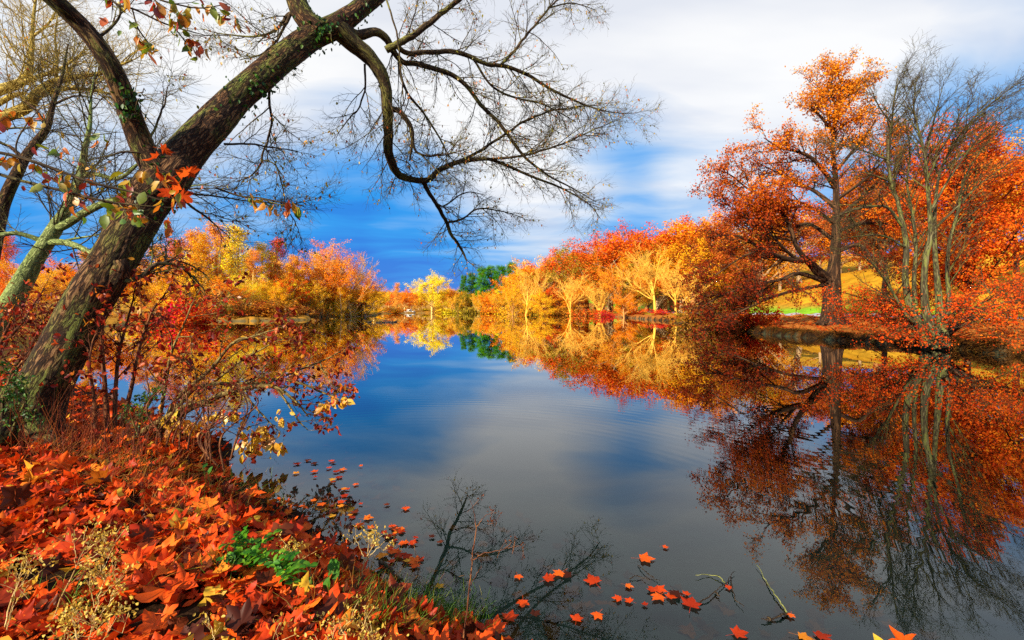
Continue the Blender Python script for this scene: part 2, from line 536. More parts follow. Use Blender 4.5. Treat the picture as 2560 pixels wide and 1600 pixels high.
def build_ground():
    th = np.concatenate([np.linspace(-66, 66, 520), np.linspace(66, 294, 110)[1:-1]])
    th = np.radians(th)
    r = 0.3 * (1600 / 0.3) ** (np.linspace(0, 1, 640))
    TH, RR = np.meshgrid(th, r)
    X, Y = RR * np.sin(TH), RR * np.cos(TH)
    Z = height(X, Y)
    n_r, n_t = X.shape
    V = np.stack([X, Y, Z], -1).reshape(-1, 3)
    idx = np.arange(n_r * n_t).reshape(n_r, n_t); nx = np.roll(idx, -1, axis=1)
    q = np.stack([idx[:-1], nx[:-1], nx[1:], idx[1:]], -1).reshape(-1, 4)
    V = np.vstack([V, [(0, 0, hz(0, 0))]]); c = len(V) - 1
    t3 = np.stack([np.full(n_t, c), nx[0], idx[0]], -1)
    # kinds of ground: litter, grass, golden slope, bare earth, lake bed
    sd = lake_sd(X, Y)
    col = np.zeros((n_r, n_t, 3))
    litter = np.array((0.16, 0.045, 0.012)); grass = np.array((0.17, 0.40, 0.015)); gold = np.array((0.62, 0.30, 0.015))
    earth = np.array((0.026, 0.012, 0.006)); bedc = np.array((0.075, 0.105, 0.062)); field = np.array((0.42, 0.19, 0.02)); turf = np.array((.30, .34, .02))
    ns = vnoise(X, Y, .9, 1.0); nb = vnoise(X, Y, .16, 4.0)
    col[:] = field
    rb = (sstep(X, 12, 15))[..., None]
    rl = np.array((0.40, 0.13, 0.022))
    col = col * (1 - rb) + rl * rb
    xx = X + nb * 1.6 + 0.5 * ns
    g1 = (sstep(xx, 40.3, 41.2) * (1 - sstep(xx, 45.0, 50.0)))[..., None]
    g2 = sstep(xx, 46, 52)[..., None]
    col = col * (1 - g2) + gold * (0.8 + 0.25 * ns[..., None] + .25 * vnoise(X, Y, .37, 8)[..., None]) * g2
    col = col * (1 - g1) + (grass * (0.8 + .3 * ns[..., None]) + turf * .25) * g1
    g3 = (sstep(xx, 30, 34) * (1 - sstep(xx, 36.5, 38.0)) * sstep(ns + nb, 0.1, .5))[..., None] * .7
    col = col * (1 - g3) + grass * g3
    g4 = (sstep(Y, 66, 74) * (1 - sstep(Y, 108, 118)) * (X > 12) * sstep(sd, 2.5, 4.5) * (1 - sstep(sd, 12, 16)))[..., None] * .85
    col = col * (1 - g4) + (grass * .5 + turf * .6) * g4
    nr = (1 - sstep(RR, 12, 22))[..., None]
    col = col * (1 - nr) + (earth * (1.0 + .3 * ns[..., None])) * nr
    cut = ((1 - sstep(sd, 0.25, 0.75)) * np.maximum(1 - sstep(RR, 12, 22), sstep(X, 12, 15) * (1 - sstep(Y, 70, 100))))[..., None]
    col = col * (1 - cut) + earth * .7 * cut
    bed = sstep(-sd, 0.0, 0.25)[..., None]
    col = col * (1 - bed) + bedc * (1 + .25 * ns[..., None]) * bed
    col = np.clip(np.vstack([col.reshape(-1, 3), earth[None]]), 0, 1)
    rgba = np.concatenate([col, np.ones((len(col), 1))], 1)
    m, t, out = material('ground_cover')
    a = t.new('ShaderNodeAttribute', attribute_name='cover').outputs['Color']
    tco = t.new('ShaderNodeTexCoord').outputs['Object']
    f = t.noise(tco, 9.0, 6, 0.7); f2 = t.noise(tco, 1.3, 4, 0.6)
    k = t.math('MULTIPLY', t.math('ADD', t.math('MULTIPLY', f, 1.5), 0.25), t.math('ADD', t.math('MULTIPLY', f2, 0.9), 0.55))
    cc = t.new('ShaderNodeVectorMath', operation='SCALE'); t.put(cc.inputs[0], a); t.put(cc.inputs['Scale'], k)
    p = t.new('ShaderNodeBsdfPrincipled'); t.put(p.inputs['Base Color'], cc.outputs[0])
    p.inputs['Roughness'].default_value = 0.95; p.inputs['Specular IOR Level'].default_value = 0.05
    b = t.new('ShaderNodeBump'); b.inputs['Strength'].default_value = 0.8; b.inputs['Distance'].default_value = 0.04
    t.put(b.inputs['Height'], f); t.l.new(b.outputs[0], p.inputs['Normal'])
    t.l.new(p.outputs[0], out.inputs[0])
    o = obj('ground', mesh('ground', V, [q, t3], [m], True, {'cover': ('FLOAT_COLOR', rgba)}))
    tag(o, kind='structure')


build_ground()


def build_path():
    ys = np.linspace(4, 130, 160)
    cxs = 38.6 + 0.6 * np.sin(ys * .05) + np.clip(ys - 70, 0, 99) * -0.10
    V, n = [], 5
    for k in range(n):
        xs = cxs + (k / (n - 1) - .5) * 4.2
        V.append(np.stack([xs, ys, height(xs, ys) + 0.06], -1))
    V = np.stack(V, 1).reshape(-1, 3)
    i = np.arange(160 * n).reshape(160, n)
    q = np.stack([i[:-1, :-1], i[:-1, 1:], i[1:, 1:], i[1:, :-1]], -1).reshape(-1, 4)
    o = obj('path', mesh('path', V, [q], [mat_plain('path_asphalt', (0.38, 0.37, 0.40), 0.9, 0.2, 3.0)], True))
    tag(o, kind='structure')


build_path()


def build_water():
    m, t, out = material('lake_water')
    tco = t.new('ShaderNodeTexCoord').outputs['Object']
    nz = t.new('ShaderNodeTexNoise'); nz.inputs['Scale'].default_value = 1.5; nz.inputs['Detail'].default_value = 2
    t.put(nz.inputs['Vector'], t.scale(tco, (0.8, 2.2, 1)))
    w2 = t.noise(t.scale(tco, (0.06, 0.20, 1)), 1.0, 2, 0.5)
    amp = t.smooth(w2, 0.42, 0.66, 0.0016, 0.0026)
    v = t.vmath('SUBTRACT', nz.outputs['Color'], (0.5, 0.5, 0.5))
    sc = t.new('ShaderNodeVectorMath', operation='SCALE'); t.put(sc.inputs[0], v); t.put(sc.inputs['Scale'], amp)
    # ripples spreading in rings from a spot near the near bank
    dist = t.vmath('LENGTH', t.vmath('SUBTRACT', tco, (-1.2, 3.0, 0.0)))
    band = t.math('MULTIPLY', t.smooth(dist, 3.0, 4.3), t.smooth(dist, 7.5, 5.2))
    ring = t.math('MULTIPLY', t.math('MULTIPLY', t.math('SINE', t.math('MULTIPLY', dist, 34.0)), band), 0.004)
    cv = t.new('ShaderNodeCombineXYZ'); t.put(cv.inputs[1], ring); cv.inputs[2].default_value = 1.0
    flatv = t.vmath('MULTIPLY', sc.outputs[0], (1, 1, 0))
    nvec = t.vmath('NORMALIZE', t.vmath('ADD', flatv, cv.outputs[0]))
    fr = t.new('ShaderNodeFresnel'); fr.inputs['IOR'].default_value = 1.55
    t.put(fr.inputs['Normal'], nvec)
    g = t.new('ShaderNodeBsdfGlossy'); g.inputs['Roughness'].default_value = 0.012
    g.inputs['Color'].default_value = (0.93, 0.95, 0.97, 1)
    t.put(g.inputs['Normal'], nvec)
    tr = t.new('ShaderNodeBsdfTransparent'); tr.inputs['Color'].default_value = (0.95, 0.97, 0.95, 1)
    mx = t.new('ShaderNodeMixShader')
    t.put(mx.inputs[0], t.math('MULTIPLY_ADD', fr.outputs[0], 1.38, -0.04, True)); t.l.new(tr.outputs[0], mx.inputs[1]); t.l.new(g.outputs[0], mx.inputs[2])
    t.l.new(mx.outputs[0], out.inputs[0])
    va = t.new('ShaderNodeVolumeAbsorption'); va.inputs['Color'].default_value = (0.40, 0.56, 0.52, 1); va.inputs['Density'].default_value = 0.8
    t.l.new(va.outputs[0], out.inputs['Volume'])
    x0, x1, y0, y1, zb = -75, 45, -30, 190, -4
    V = [(x0, y0, 0), (x1, y0, 0), (x1, y1, 0), (x0, y1, 0), (x0, y0, zb), (x1, y0, zb), (x1, y1, zb), (x0, y1, zb)]
    q = [(0, 1, 2, 3), (7, 6, 5, 4), (0, 4, 5, 1), (1, 5, 6, 2), (2, 6, 7, 3), (3, 7, 4, 0)]
    o = obj('water', mesh('water', V, [np.array(q)], [m]))
    tag(o, kind='structure')


build_water()


# ------------------------------------------------------------------ woodland trees (built once per variant, then copied)
def crown_leaves(name, P, per, size, jitter, rng, centre, outw=0.7, mats=None, drop=0.0, tmpl=None):
    """leaf-sized faces spread along branchlets P (N,n,3)"""
    Nn, n = P.shape[:2]
    k = rng.integers(0, Nn, Nn * per); x = rng.random(Nn * per) ** 0.7 * (n - 1)
    i = np.minimum(x.astype(int), n - 2); f = (x - i)[:, None]
    pos = P[k, i] * (1 - f) + P[k, i + 1] * f + rng.normal(size=(len(k), 3)) * jitter
    nd = nrm(nrm(pos - centre) * outw + rng.normal(size=pos.shape) * 0.55 + np.array((0, 0, .2)))
    yd = nrm(rng.normal(size=pos.shape) + np.array((0, 0, -drop)))
    return stamp(tmpl or [leaf_quad()], pos, yd, nd, size * rng.uniform(.6, 1.3, len(pos)), name, mats or [M_CROWN], rng)


def make_variant(kind, seed):
    rng = np.random.default_rng(seed)
    tb = Tubes(); Z = np.array([(0., 0, 0)])
    if kind == 'round':                       # broad cauliflower crown
        Hh = 16.0
        P0, R0 = extend(Z - (0, 0, .3), [(0, 0, 1)], 9.0, 0.30, 8, .05, .1, .5, rng); tb.add(P0, R0, 7)
        s, d, r, t = children(P0, R0, 15, .15, 1, (25, 80), rng)
        P1, R1 = extend(s, d, (7.5 - 2.5 * t) * rng.uniform(.7, 1.1, len(t)), r * .5, 7, .12, .10, .3, rng); tb.add(P1, R1, 5)
        s, d, r, t = children(P1, R1, 7, .25, 1, (25, 60), rng)
        P2, R2 = extend(s, d, 2.6 * rng.uniform(.6, 1.1, len(t)), r * .5, 4, .15, .08, .4, rng); tb.add(P2, R2, 4)
        s, d, r, t = children(P2, R2, 5, .3, 1, (20, 60), rng)
        P3, _ = extend(s, d, 1.1, .01, 3, .2, .05, .4, rng)
        crown = crown_leaves('crown', P3, 26, .22, .22, rng, np.array((0, 0, 8.)), 0.8)
    elif kind == 'tall':                      # slim, upright, feathery
        Hh = 18.0
        P0, R0 = extend(Z - (0, 0, .3), [(0, 0, 1)], 16.5, 0.20, 10, .02, .1, .2, rng); tb.add(P0, R0, 6)
        s, d, r, t = children(P0, R0, 38, .06, .98, (28, 62), rng)
        P1, R1 = extend(s, d, (0.7 + 4.0 * (1 - t) ** .8) * rng.uniform(.6, 1.1, len(t)), r * .40, 6, .07, .13, .3, rng); tb.add(P1, R1, 4)
        s, d, r, t = children(P1, R1, 8, .15, 1, (20, 55), rng)
        P2, R2 = extend(s, d, 1.3 * rng.uniform(.5, 1.1, len(t)), np.maximum(r * .5, .012), 4, .1, .12, .4, rng); tb.add(P2, R2, 3)
        crown = crown_leaves('crown', P2, 34, .175, .24, rng, np.array((0, 0, 7.)), 0.55)
    elif kind == 'airy':                      # thin leaf cover over many pale limbs
        Hh = 15.0
        P0, R0 = extend(Z - (0, 0, .3), [(0, 0, 1)], 7, 0.26, 8, .05, .1, .6, rng); tb.add(P0, R0, 7)
        s, d, r, t = children(P0, R0, 13, .16, 1, (15, 65), rng)
        P1, R1 = extend(s, d, 8.5 * rng.uniform(.7, 1.05, len(t)), r * .55, 8, .08, .08, .25, rng); tb.add(P1, R1, 5)
        s, d, r, t = children(P1, R1, 9, .2, 1, (20, 50), rng)
        P2, R2 = extend(s, d, 3.0 * rng.uniform(.5, 1.1, len(t)), r * .5, 5, .1, .08, .3, rng); tb.add(P2, R2, 4)
        s, d, r, t = children(P2, R2, 7, .2, 1, (20, 50), rng)
        P3, R3 = extend(s, d, 1.2 * rng.uniform(.5, 1.1, len(t)), np.maximum(r * .6, .012), 3, .1, .08, .5, rng); tb.add(P3, R3, 3)
        crown = crown_leaves('crown', P3, 22, .17, .2, rng, np.array((0, 0, 7.)), 0.5)
    elif kind == 'bare':                      # leafless, sunlit limbs
        Hh = 14.0
        P0, R0 = extend(Z - (0, 0, .3), [(0, 0, 1)], 7, 0.24, 8, .05, .1, .55, rng); tb.add(P0, R0, 7)
        s, d, r, t = children(P0, R0, 9, .3, 1, (18, 60), rng)
        P1, R1 = extend(s, d, 7.5 * rng.uniform(.7, 1.05, len(t)), r * .6, 8, .10, .10, .3, rng); tb.add(P1, R1, 5)
        s, d, r, t = children(P1, R1, 9, .2, 1, (20, 55), rng)
        P2, R2 = extend(s, d, 2.8 * rng.uniform(.5, 1.1, len(t)), r * .6, 5, .12, .10, .3, rng); tb.add(P2, R2, 4)
        s, d, r, t = children(P2, R2, 8, .15, 1, (20, 55), rng)
        P3, R3 = extend(s, d, 1.2 * rng.uniform(.5, 1.2, len(t)), np.maximum(r * .7, .03), 4, .12, .1, .5, rng); tb.add(P3, R3, 3)
        s, d, r, t = children(P3, R3, 4, .2, 1, (20, 55), rng)
        P4, R4 = extend(s[::2], d[::2], .6, .012, 3, .12, .1, .5, rng); tb.add(P4, R4, 3)
        crown = None
    elif kind == 'pine':
        Hh = 17.0
        P0, R0 = extend(Z - (0, 0, .3), [(0, 0, 1)], 17, 0.22, 10, .01, .1, .12, rng); tb.add(P0, R0, 6)
        s, d, r, t = children(P0, R0, 95, .12, .99, (60, 95), rng, 0.8)
        P1, R1 = extend(s, d, (0.5 + 3.4 * (1 - t) ** .9) * rng.uniform(.65, 1.15, len(t)), r * .35, 5, .06, .05, .3, rng); tb.add(P1, R1, 4)
        s, d, r, t = children(P1, R1, 8, .2, 1, (25, 60), rng, .5)
        P2, R2 = extend(s, d, 1.0, .015, 3, .1, .1, .4, rng)
        crown = crown_leaves('crown', P2, 34, .17, .20, rng, np.array((0, 0, 8.)), 0.4)
    elif kind == 'bush':
        Hh = 3.2
        k = 12
        P0, R0 = extend(np.repeat(Z, k, 0) + rng.normal(size=(k, 3)) * (.35, .35, 0) - (0, 0, .15), rng.normal(size=(k, 3)) * (.6, .6, .1) + (0, 0, 1),
                        2.6 * rng.uniform(.6, 1.1, k), .04, 6, .12, .04, .3, rng); tb.add(P0, R0, 4)
        s, d, r, t = children(P0, R0, 8, .1, 1, (25, 70), rng)
        P1, R1 = extend(s, d, 1.1 * rng.uniform(.5, 1.1, len(t)), .015, 4, .15, .02, .4, rng); tb.add(P1, R1, 3)
        crown = crown_leaves('crown', P1, 26, .17, .14, rng, np.array((0, 0, 1.)), 0.6)
    trunk = tb.mesh('trunk', M_FARBARK)
    me = crown or trunk
    zz = np.empty(len(me.vertices) * 3, np.float32); me.vertices.foreach_get('co', zz)
    Hh = float(np.quantile(zz[2::3], .998))
    return trunk, crown, Hh


VARIANTS = {}


def variant(kind, k):
    if (kind, k) not in VARIANTS: VARIANTS[kind, k] = make_variant(kind, 100 + 17 * k + len(kind))
    return VARIANTS[kind, k]


YEL, GOLD, ORA, PEA, RED, CRI, OLI, GRE, PAL, RUS = ((.97, .74, .03), (.96, .52, .02), (.93, .30, .012), (.96, .44, .055), (.82, .13, .012),
                                                    (.62, .02, .008), (.34, .24, .02), (.08, .26, .012), (.95, .72, .34), (.42, .10, .015))
BARKY, BARKD = (1.0, .90, .55), (.25, .16, .10)
SHORT = dict(round=('crown tree', 'tree'), tall=('tree', 'tree'), airy=('tree', 'tree'), bare=('tree', 'tree'), pine=('pine', 'pine tree'), bush=('bush', 'bush'))


def plant(kind, k, px, top, d, color, label, group=None, bark=BARKY, wide=1.0, base=None):
    """a woodland tree standing at depth d whose top reaches the height seen at pixel row top"""
    x = (px - CX) / F * d
    z = hz(x, d) if base is None else base
    tr, cr, Hh = variant(kind, k)
    hh = max(CZ + (HY - top) / F * d - z, 0.6)
    s = hh / Hh
    wide *= {'round': 1.45, 'airy': 1.4, 'tall': 1.5, 'bush': 1.3, 'pine': 1.25}.get(kind, 1.15)
    name = {'pine': 'pine_tree', 'bush': 'bush', 'bare': 'bare_tree'}.get(kind, 'autumn_tree')
    cat = {'pine': 'pine tree', 'bush': 'bush'}.get(kind, 'tree')
    e = thing(name, label, cat, (x, d, z), RNG.random() * 6.28, group, s)
    e.scale = (s * wide, s * wide, s)
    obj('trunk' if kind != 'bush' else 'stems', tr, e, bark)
    if cr is not None: obj('crown' if kind != 'bush' else 'foliage', cr, e, color)
    return e


GL, GR, GF, GH = 'autumn trees along the left shore', 'trees at the foot of the right hill', 'trees along the far end of the lake', 'trees crowning the right hill'
# kind, variant, px, top, depth, colour, label, group, width
LEFT = [
    ('tall', 0, 22, 585, 52, (.88, .20, .015), 'red orange feathery tree at the left edge behind the mossy pale trunk', 1.0),
    ('airy', 0, 75, 640, 48, GOLD, 'golden airy tree showing just right of the mossy pale trunk', 1.1),
    ('round', 0, 150, 640, 62, ORA, 'orange bushy tree seen between the mossy trunk and the leaning trunk', .9),
    ('tall', 1, 215, 622, 66, GOLD, 'golden slim tree half hidden behind the leaning trunk', 1.1),
    ('round', 1, 300, 655, 60, ORA, 'orange round tree just right of the leaning trunk, lowest of its neighbours', .9),
    ('tall', 2, 352, 640, 64, PEA, 'peach coloured slim tree second to the right of the leaning trunk', 1.1),
    ('tall', 0, 398, 612, 70, GOLD, 'golden slim tree directly behind the red shore bush', 1.1),
    ('tall', 1, 432, 592, 74, ORA, 'orange slim tree rising above the red shore bush', 1.1),
    ('tall', 2, 478, 575, 78, PEA, 'pinkish orange tree at the left side of the tall peaked clump', 1.1),
    ('tall', 0, 512, 582, 72, GOLD, 'golden slim tree filling the middle of the tall peaked clump', 1.0),
    ('tall', 1, 542, 557, 80, PEA, 'tallest peach tree of the left shore, top of the peaked clump', 1.05),
    ('tall', 2, 592, 564, 80, YEL, 'yellow peaked tree just right of the tallest peach tree', 1.1),
    ('tall', 0, 628, 622, 76, PEA, 'pink tinged slim tree in the dip right of the yellow peak', 1.0),
    ('tall', 1, 655, 606, 84, YEL, 'pale yellow pointed tree left of the red pointed tree', 1.1),
    ('tall', 2, 700, 594, 86, RED, 'red pointed tree standing above its yellow neighbours', .9),
    ('tall', 0, 728, 636, 82, GOLD, 'golden tree below and right of the red pointed tree', 1.1),
    ('airy', 0, 764, 612, 90, PEA, 'peach airy tree left of the broad orange crown', 1.0),
    ('airy', 1, 818, 606, 92, ORA, 'broad orange fan shaped crown at the right end of the left shore', 1.15),
    ('bare', 0, 868, 622, 95, PAL, 'bare whitish tree rising behind the broad orange fan crown', .8),
    ('airy', 2, 880, 660, 90, ORA, 'orange spreading tree at the end of the left wood by open sky', 1.0),
    ('airy', 0, 915, 700, 94, GOLD, 'low golden tree leaning out at the end of the left wood', 1.2),
    ('round', 2, 462, 690, 58, GOLD, 'low golden tree in front of the peaked clump, above the red shore bush', 1.0),
    ('tall', 2, 250, 690, 50, RUS, 'russet young tree close right of the leaning trunk by the water', 1.2),
    ('round', 0, 560, 690, 68, ORA, 'low orange tree under the tallest peach tree', 1.0),
    ('airy', 1, 610, 680, 72, YEL, 'low yellow tree under the yellow peaked tree', 1.0),
    ('round', 1, 680, 700, 74, GOLD, 'small golden tree behind the brown promontory bushes', 1.0),
    ('round', 2, 722, 680, 80, RED, 'small red tree standing among the golden trees behind the promontory', .8),
    ('airy', 2, 770, 690, 84, GOLD, 'golden low tree left of the bright lemon tree', 1.0),
    ('tall', 0, 835, 690, 92, (.95, .86, .02), 'bright lemon yellow conical tree on the left shore by the water', 1.2),
    ('round', 0, 800, 715, 90, YEL, 'yellow low tree beside the bright lemon conical tree', .9),
    ('bare', 1, 905, 735, 96, YEL, 'bare yellow lit tree leaning over the water at the end of the left wood', 1.2),
]
FAR = [
    ('round', 1, 935, 718, 128, GOLD, 'golden low tree first beyond the end of the left wood', 1.1),
    ('airy', 0, 958, 724, 140, YEL, 'yellow thin tree just left of the pink pointed tree', 1.0),
    ('tall', 1, 992, 706, 150, PEA, 'pink pointed tree of the far shore standing above its neighbours', .9),
    ('round', 2, 1012, 722, 162, ORA, 'orange round tree between the pink pointed and the large yellow tree', 1.0),
    ('round', 0, 972, 728, 165, RED, 'red low tree behind the pink pointed tree', 1.2),
    ('round', 1, 1036, 728, 168, RED, 'red low tree behind the white boat at the far shore', 1.1),
    ('bare', 2, 948, 742, 136, YEL, 'bare yellow lit tree left of the pink pointed tree', 1.1),
    ('round', 0, 1080, 676, 156, YEL, 'large bright yellow tree alone at the far end of the lake', .88),
    ('round', 2, 1118, 712, 170, GOLD, 'golden tree behind the large yellow tree, right side', 1.1),
    ('round', 0, 1128, 720, 165, ORA, 'orange tree between the large yellow tree and the pines', 1.1),
    ('airy', 2, 1055, 740, 158, GOLD, 'small golden tree at the left foot of the large yellow tree', 1.0),
    ('airy', 0, 1105, 742, 157, YEL, 'small yellow tree at the right foot of the large yellow tree', 1.1),
    ('airy', 2, 1145, 735, 150, GOLD, 'golden thin tree below the leftmost pine', 1.0),
    ('pine', 1, 1158, 688, 172, GRE, 'leftmost dark green pine of the far shore group', .8),
    ('pine', 0, 1178, 682, 176, GRE, 'green pine second in the group from the large yellow tree', 1.0),
    ('pine', 1, 1202, 668, 176, (.11, .36, .012), 'tallest bright green pine in the middle of the pine group', 1.1),
    ('pine', 0, 1226, 664, 180, (.10, .32, .012), 'green pine right of the tallest bright green pine', 1.1),
    ('pine', 1, 1252, 664, 178, GRE, 'green pine beside the pale bare trunks', 1.1),
    ('pine', 0, 1278, 656, 176, (.14, .28, .015), 'rightmost green pine, where the orange hill trees begin', 1.1),
    ('round', 1, 1165, 728, 150, OLI, 'olive round tree below the pines by the water', .8),
    ('airy', 1, 1195, 728, 146, GOLD, 'golden thin tree below the tallest pine', 1.0),
    ('round', 2, 1228, 722, 142, ORA, 'orange round tree below the right pines', .9),
    ('airy', 0, 1262, 716, 138, GOLD, 'golden tree left of the pale bare trunks', .9),
]
HILL = [
    ('round', 0, 1310, 655, 150, ORA, 'orange round tree where the hill skyline starts beside the pines', 1.0),
    ('round', 1, 1338, 642, 146, GOLD, 'golden round tree on the skyline left of the red dome', 1.0),
    ('round', 2, 1388, 618, 140, RED, 'red domed tree, first red dome on the hill skyline', 1.05),
    ('round', 0, 1440, 608, 140, OLI, 'olive green round tree on the skyline between two red domes', 1.0),
    ('round', 1, 1488, 594, 134, RED, 'red round tree on the skyline right of the olive tree', 1.0),
    ('round', 2, 1530, 576, 130, (.85, .17, .01), 'red orange tree on the skyline left of the largest dome', 1.0),
    ('round', 0, 1586, 552, 126, RED, 'largest red orange dome on the hill skyline', 1.1),
    ('round', 1, 1640, 574, 130, OLI, 'olive tree in the skyline dip right of the largest dome', 1.0),
    ('round', 2, 1702, 540, 122, RED, 'red dome on the skyline close left of the big oak', 1.0),
    ('round', 0, 1752, 520, 116, ORA, 'orange tree on the skyline meeting the big oak crown', 1.0),
    ('round', 1, 1420, 660, 128, RED, 'red tree on the slope below the olive skyline tree', 1.0),
    ('round', 2, 1362, 668, 132, (.62, .14, .012), 'rust tree on the slope below the first red dome', 1.0),
    ('round', 1, 1505, 632, 122, OLI, 'olive tree on the slope below the skyline reds', 1.1),
    ('round', 0, 1560, 612, 116, (.60, .13, .012), 'dark rust tree on the slope under the largest dome', 1.0),
    ('round', 2, 1615, 630, 112, OLI, 'dark olive tree behind the large bare yellow tree', .9),
    ('round', 0, 1665, 600, 112, (.86, .36, .015), 'golden orange tree on the slope left of the big oak', 1.0),
    ('round', 1, 1730, 590, 104, (.80, .36, .015), 'golden tree partly behind the left side of the big oak', 1.0),
    ('round', 2, 1800, 560, 104, RUS, 'russet tree on the slope behind the big oak, left part', 1.0),
    ('round', 0, 1870, 560, 112, OLI, 'olive tree on the slope behind the big oak trunk', 1.0),
    ('round', 1, 1960, 520, 118, ORA, 'orange tree high on the slope behind the big oak crown', 1.0),
    ('round', 2, 2080, 500, 110, RUS, 'russet tree high on the slope between oak and bare tree', 1.0),
    ('round', 0, 2190, 480, 100, ORA, 'orange tree high on the slope behind the bare tree', 1.0),
    ('round', 1, 1450, 700, 112, ORA, 'small orange tree on the slope above the bright lawn strip', .9),
    ('round', 0, 1375, 712, 118, RED, 'small red tree right of the pale bare trunks', .9),
]
FOOT = [
    ('bare', 0, 1314, 662, 104, PAL, 'tall pale bare tree with forked limbs at the foot of the hill', .8),
    ('airy', 1, 1282, 690, 112, GOLD, 'slender golden tree left of the tall pale bare tree', .8),
    ('bare', 1, 1425, 672, 98, YEL, 'broad bare yellow lit tree right of the tall pale bare tree', 1.15),
    ('round', 2, 1352, 722, 98, GOLD, 'golden rounded small tree between the two bare trees by the water', .9),
    ('airy', 2, 1560, 650, 92, (.93, .36, .015), 'orange gold tree close left of the largest bare tree', 1.0),
    ('bare', 0, 1638, 612, 84, YEL, 'largest bare yellow lit tree at the foot of the hill', 1.0),
    ('bare', 1, 1690, 640, 72, ORA, 'bare fine twigged yellow tree nearest the shore left of the oak', 1.1),
    ('bare', 2, 1718, 668, 66, YEL, 'bare pale tree just left of the drooping oak limbs', 1.0),
    ('bare', 1, 1500, 690, 92, YEL, 'small bare yellow lit tree above the bright lawn strip', 1.2),
    ('round', 1, 1560, 735, 78, ORA, 'small orange tree on the lawn below the bare yellow trees', 1.0),
]
BUSHES = [
    (478, 735, 45, CRI, 'bright crimson bush at the water on the left shore', 1.0), (455, 760, 44, RED, 'low red bush beside the bright crimson bush', 1.2),
    (545, 752, 60, OLI, 'olive brown bush on the left shore before the promontory', 1.6), (620, 752, 62, RUS, 'russet bush on the promontory, left one', 1.5),
    (668, 745, 64, (.55, .22, .02), 'brown orange bush on the middle of the promontory', 1.7), (712, 758, 65, RUS, 'russet bush at the tip of the promontory', 1.5),
    (765, 765, 92, ORA, 'low orange bush on the left shore past the promontory', 1.6), (810, 765, 96, RED, 'low red bush below the yellow shore trees', 1.5),
    (860, 762, 97, YEL, 'low yellow bush below the lemon conical tree', 1.8), (905, 766, 99, YEL, 'low yellow bush at the end of the left wood', 1.6),
    (945, 766, 128, GOLD, 'golden bush on the far shore left of the white boat', 1.8), (985, 766, 144, ORA, 'orange bush on the far shore under the pink tree', 2.0),
    (1062, 770, 160, YEL, 'yellow bush on the far shore right of the white boat', 2.0), (1110, 768, 158, GOLD, 'golden bush right of the large yellow tree', 2.0),
    (1150, 768, 153, YEL, 'yellow bush on the far shore below the pines', 2.4), (1200, 765, 145, OLI, 'olive bush on the shore below the pines', 2.0),
    (1245, 764, 138, ORA, 'orange bush on the shore left of the pale bare tree', 1.8), (1290, 764, 124, GOLD, 'golden bush at the foot of the pale bare tree', 1.8),
    (1340, 762, 112, OLI, 'olive brown bush right of the pale bare tree at the shore', 1.8), (1385, 760, 106, ORA, 'orange brown bush hanging over the right shore', 1.8),
    (1432, 762, 101, (.6, .26, .02), 'brown bush under the broad bare tree', 1.6), (1478, 772, 94, RED, 'low red bush left of the bright lawn strip', 1.8),
    (1530, 776, 88, CRI, 'low crimson bush below the bright lawn strip', 1.6), (1590, 768, 80, RED, 'red bush on the right shore under the largest bare tree', 1.5),
    (1645, 772, 72, CRI, 'crimson bush on the right shore left of the dark trunked tree', 1.6), (1700, 776, 60, OLI, 'olive bush beside the dark trunk at the right shore', 1.0),
]


def plant_woods():
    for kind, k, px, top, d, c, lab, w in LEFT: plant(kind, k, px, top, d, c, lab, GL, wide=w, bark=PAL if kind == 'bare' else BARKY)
    for kind, k, px, top, d, c, lab, w in FAR: plant(kind, k, px, top, d, c, lab, GF, wide=w, bark=BARKD if kind == 'pine' else BARKY)
    for kind, k, px, top, d, c, lab, w in HILL: plant(kind, k, px, top, d, c, lab, GH, wide=w, bark=(.5, .3, .15))
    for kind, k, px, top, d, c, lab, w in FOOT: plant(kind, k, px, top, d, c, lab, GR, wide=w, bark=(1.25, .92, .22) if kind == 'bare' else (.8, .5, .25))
    for i, (px, top, d, c, lab, w) in enumerate(BUSHES):
        plant('bush', i % 3, px, top, d, c, lab, 'bushes along the shore', (.6, .4, .2), w)



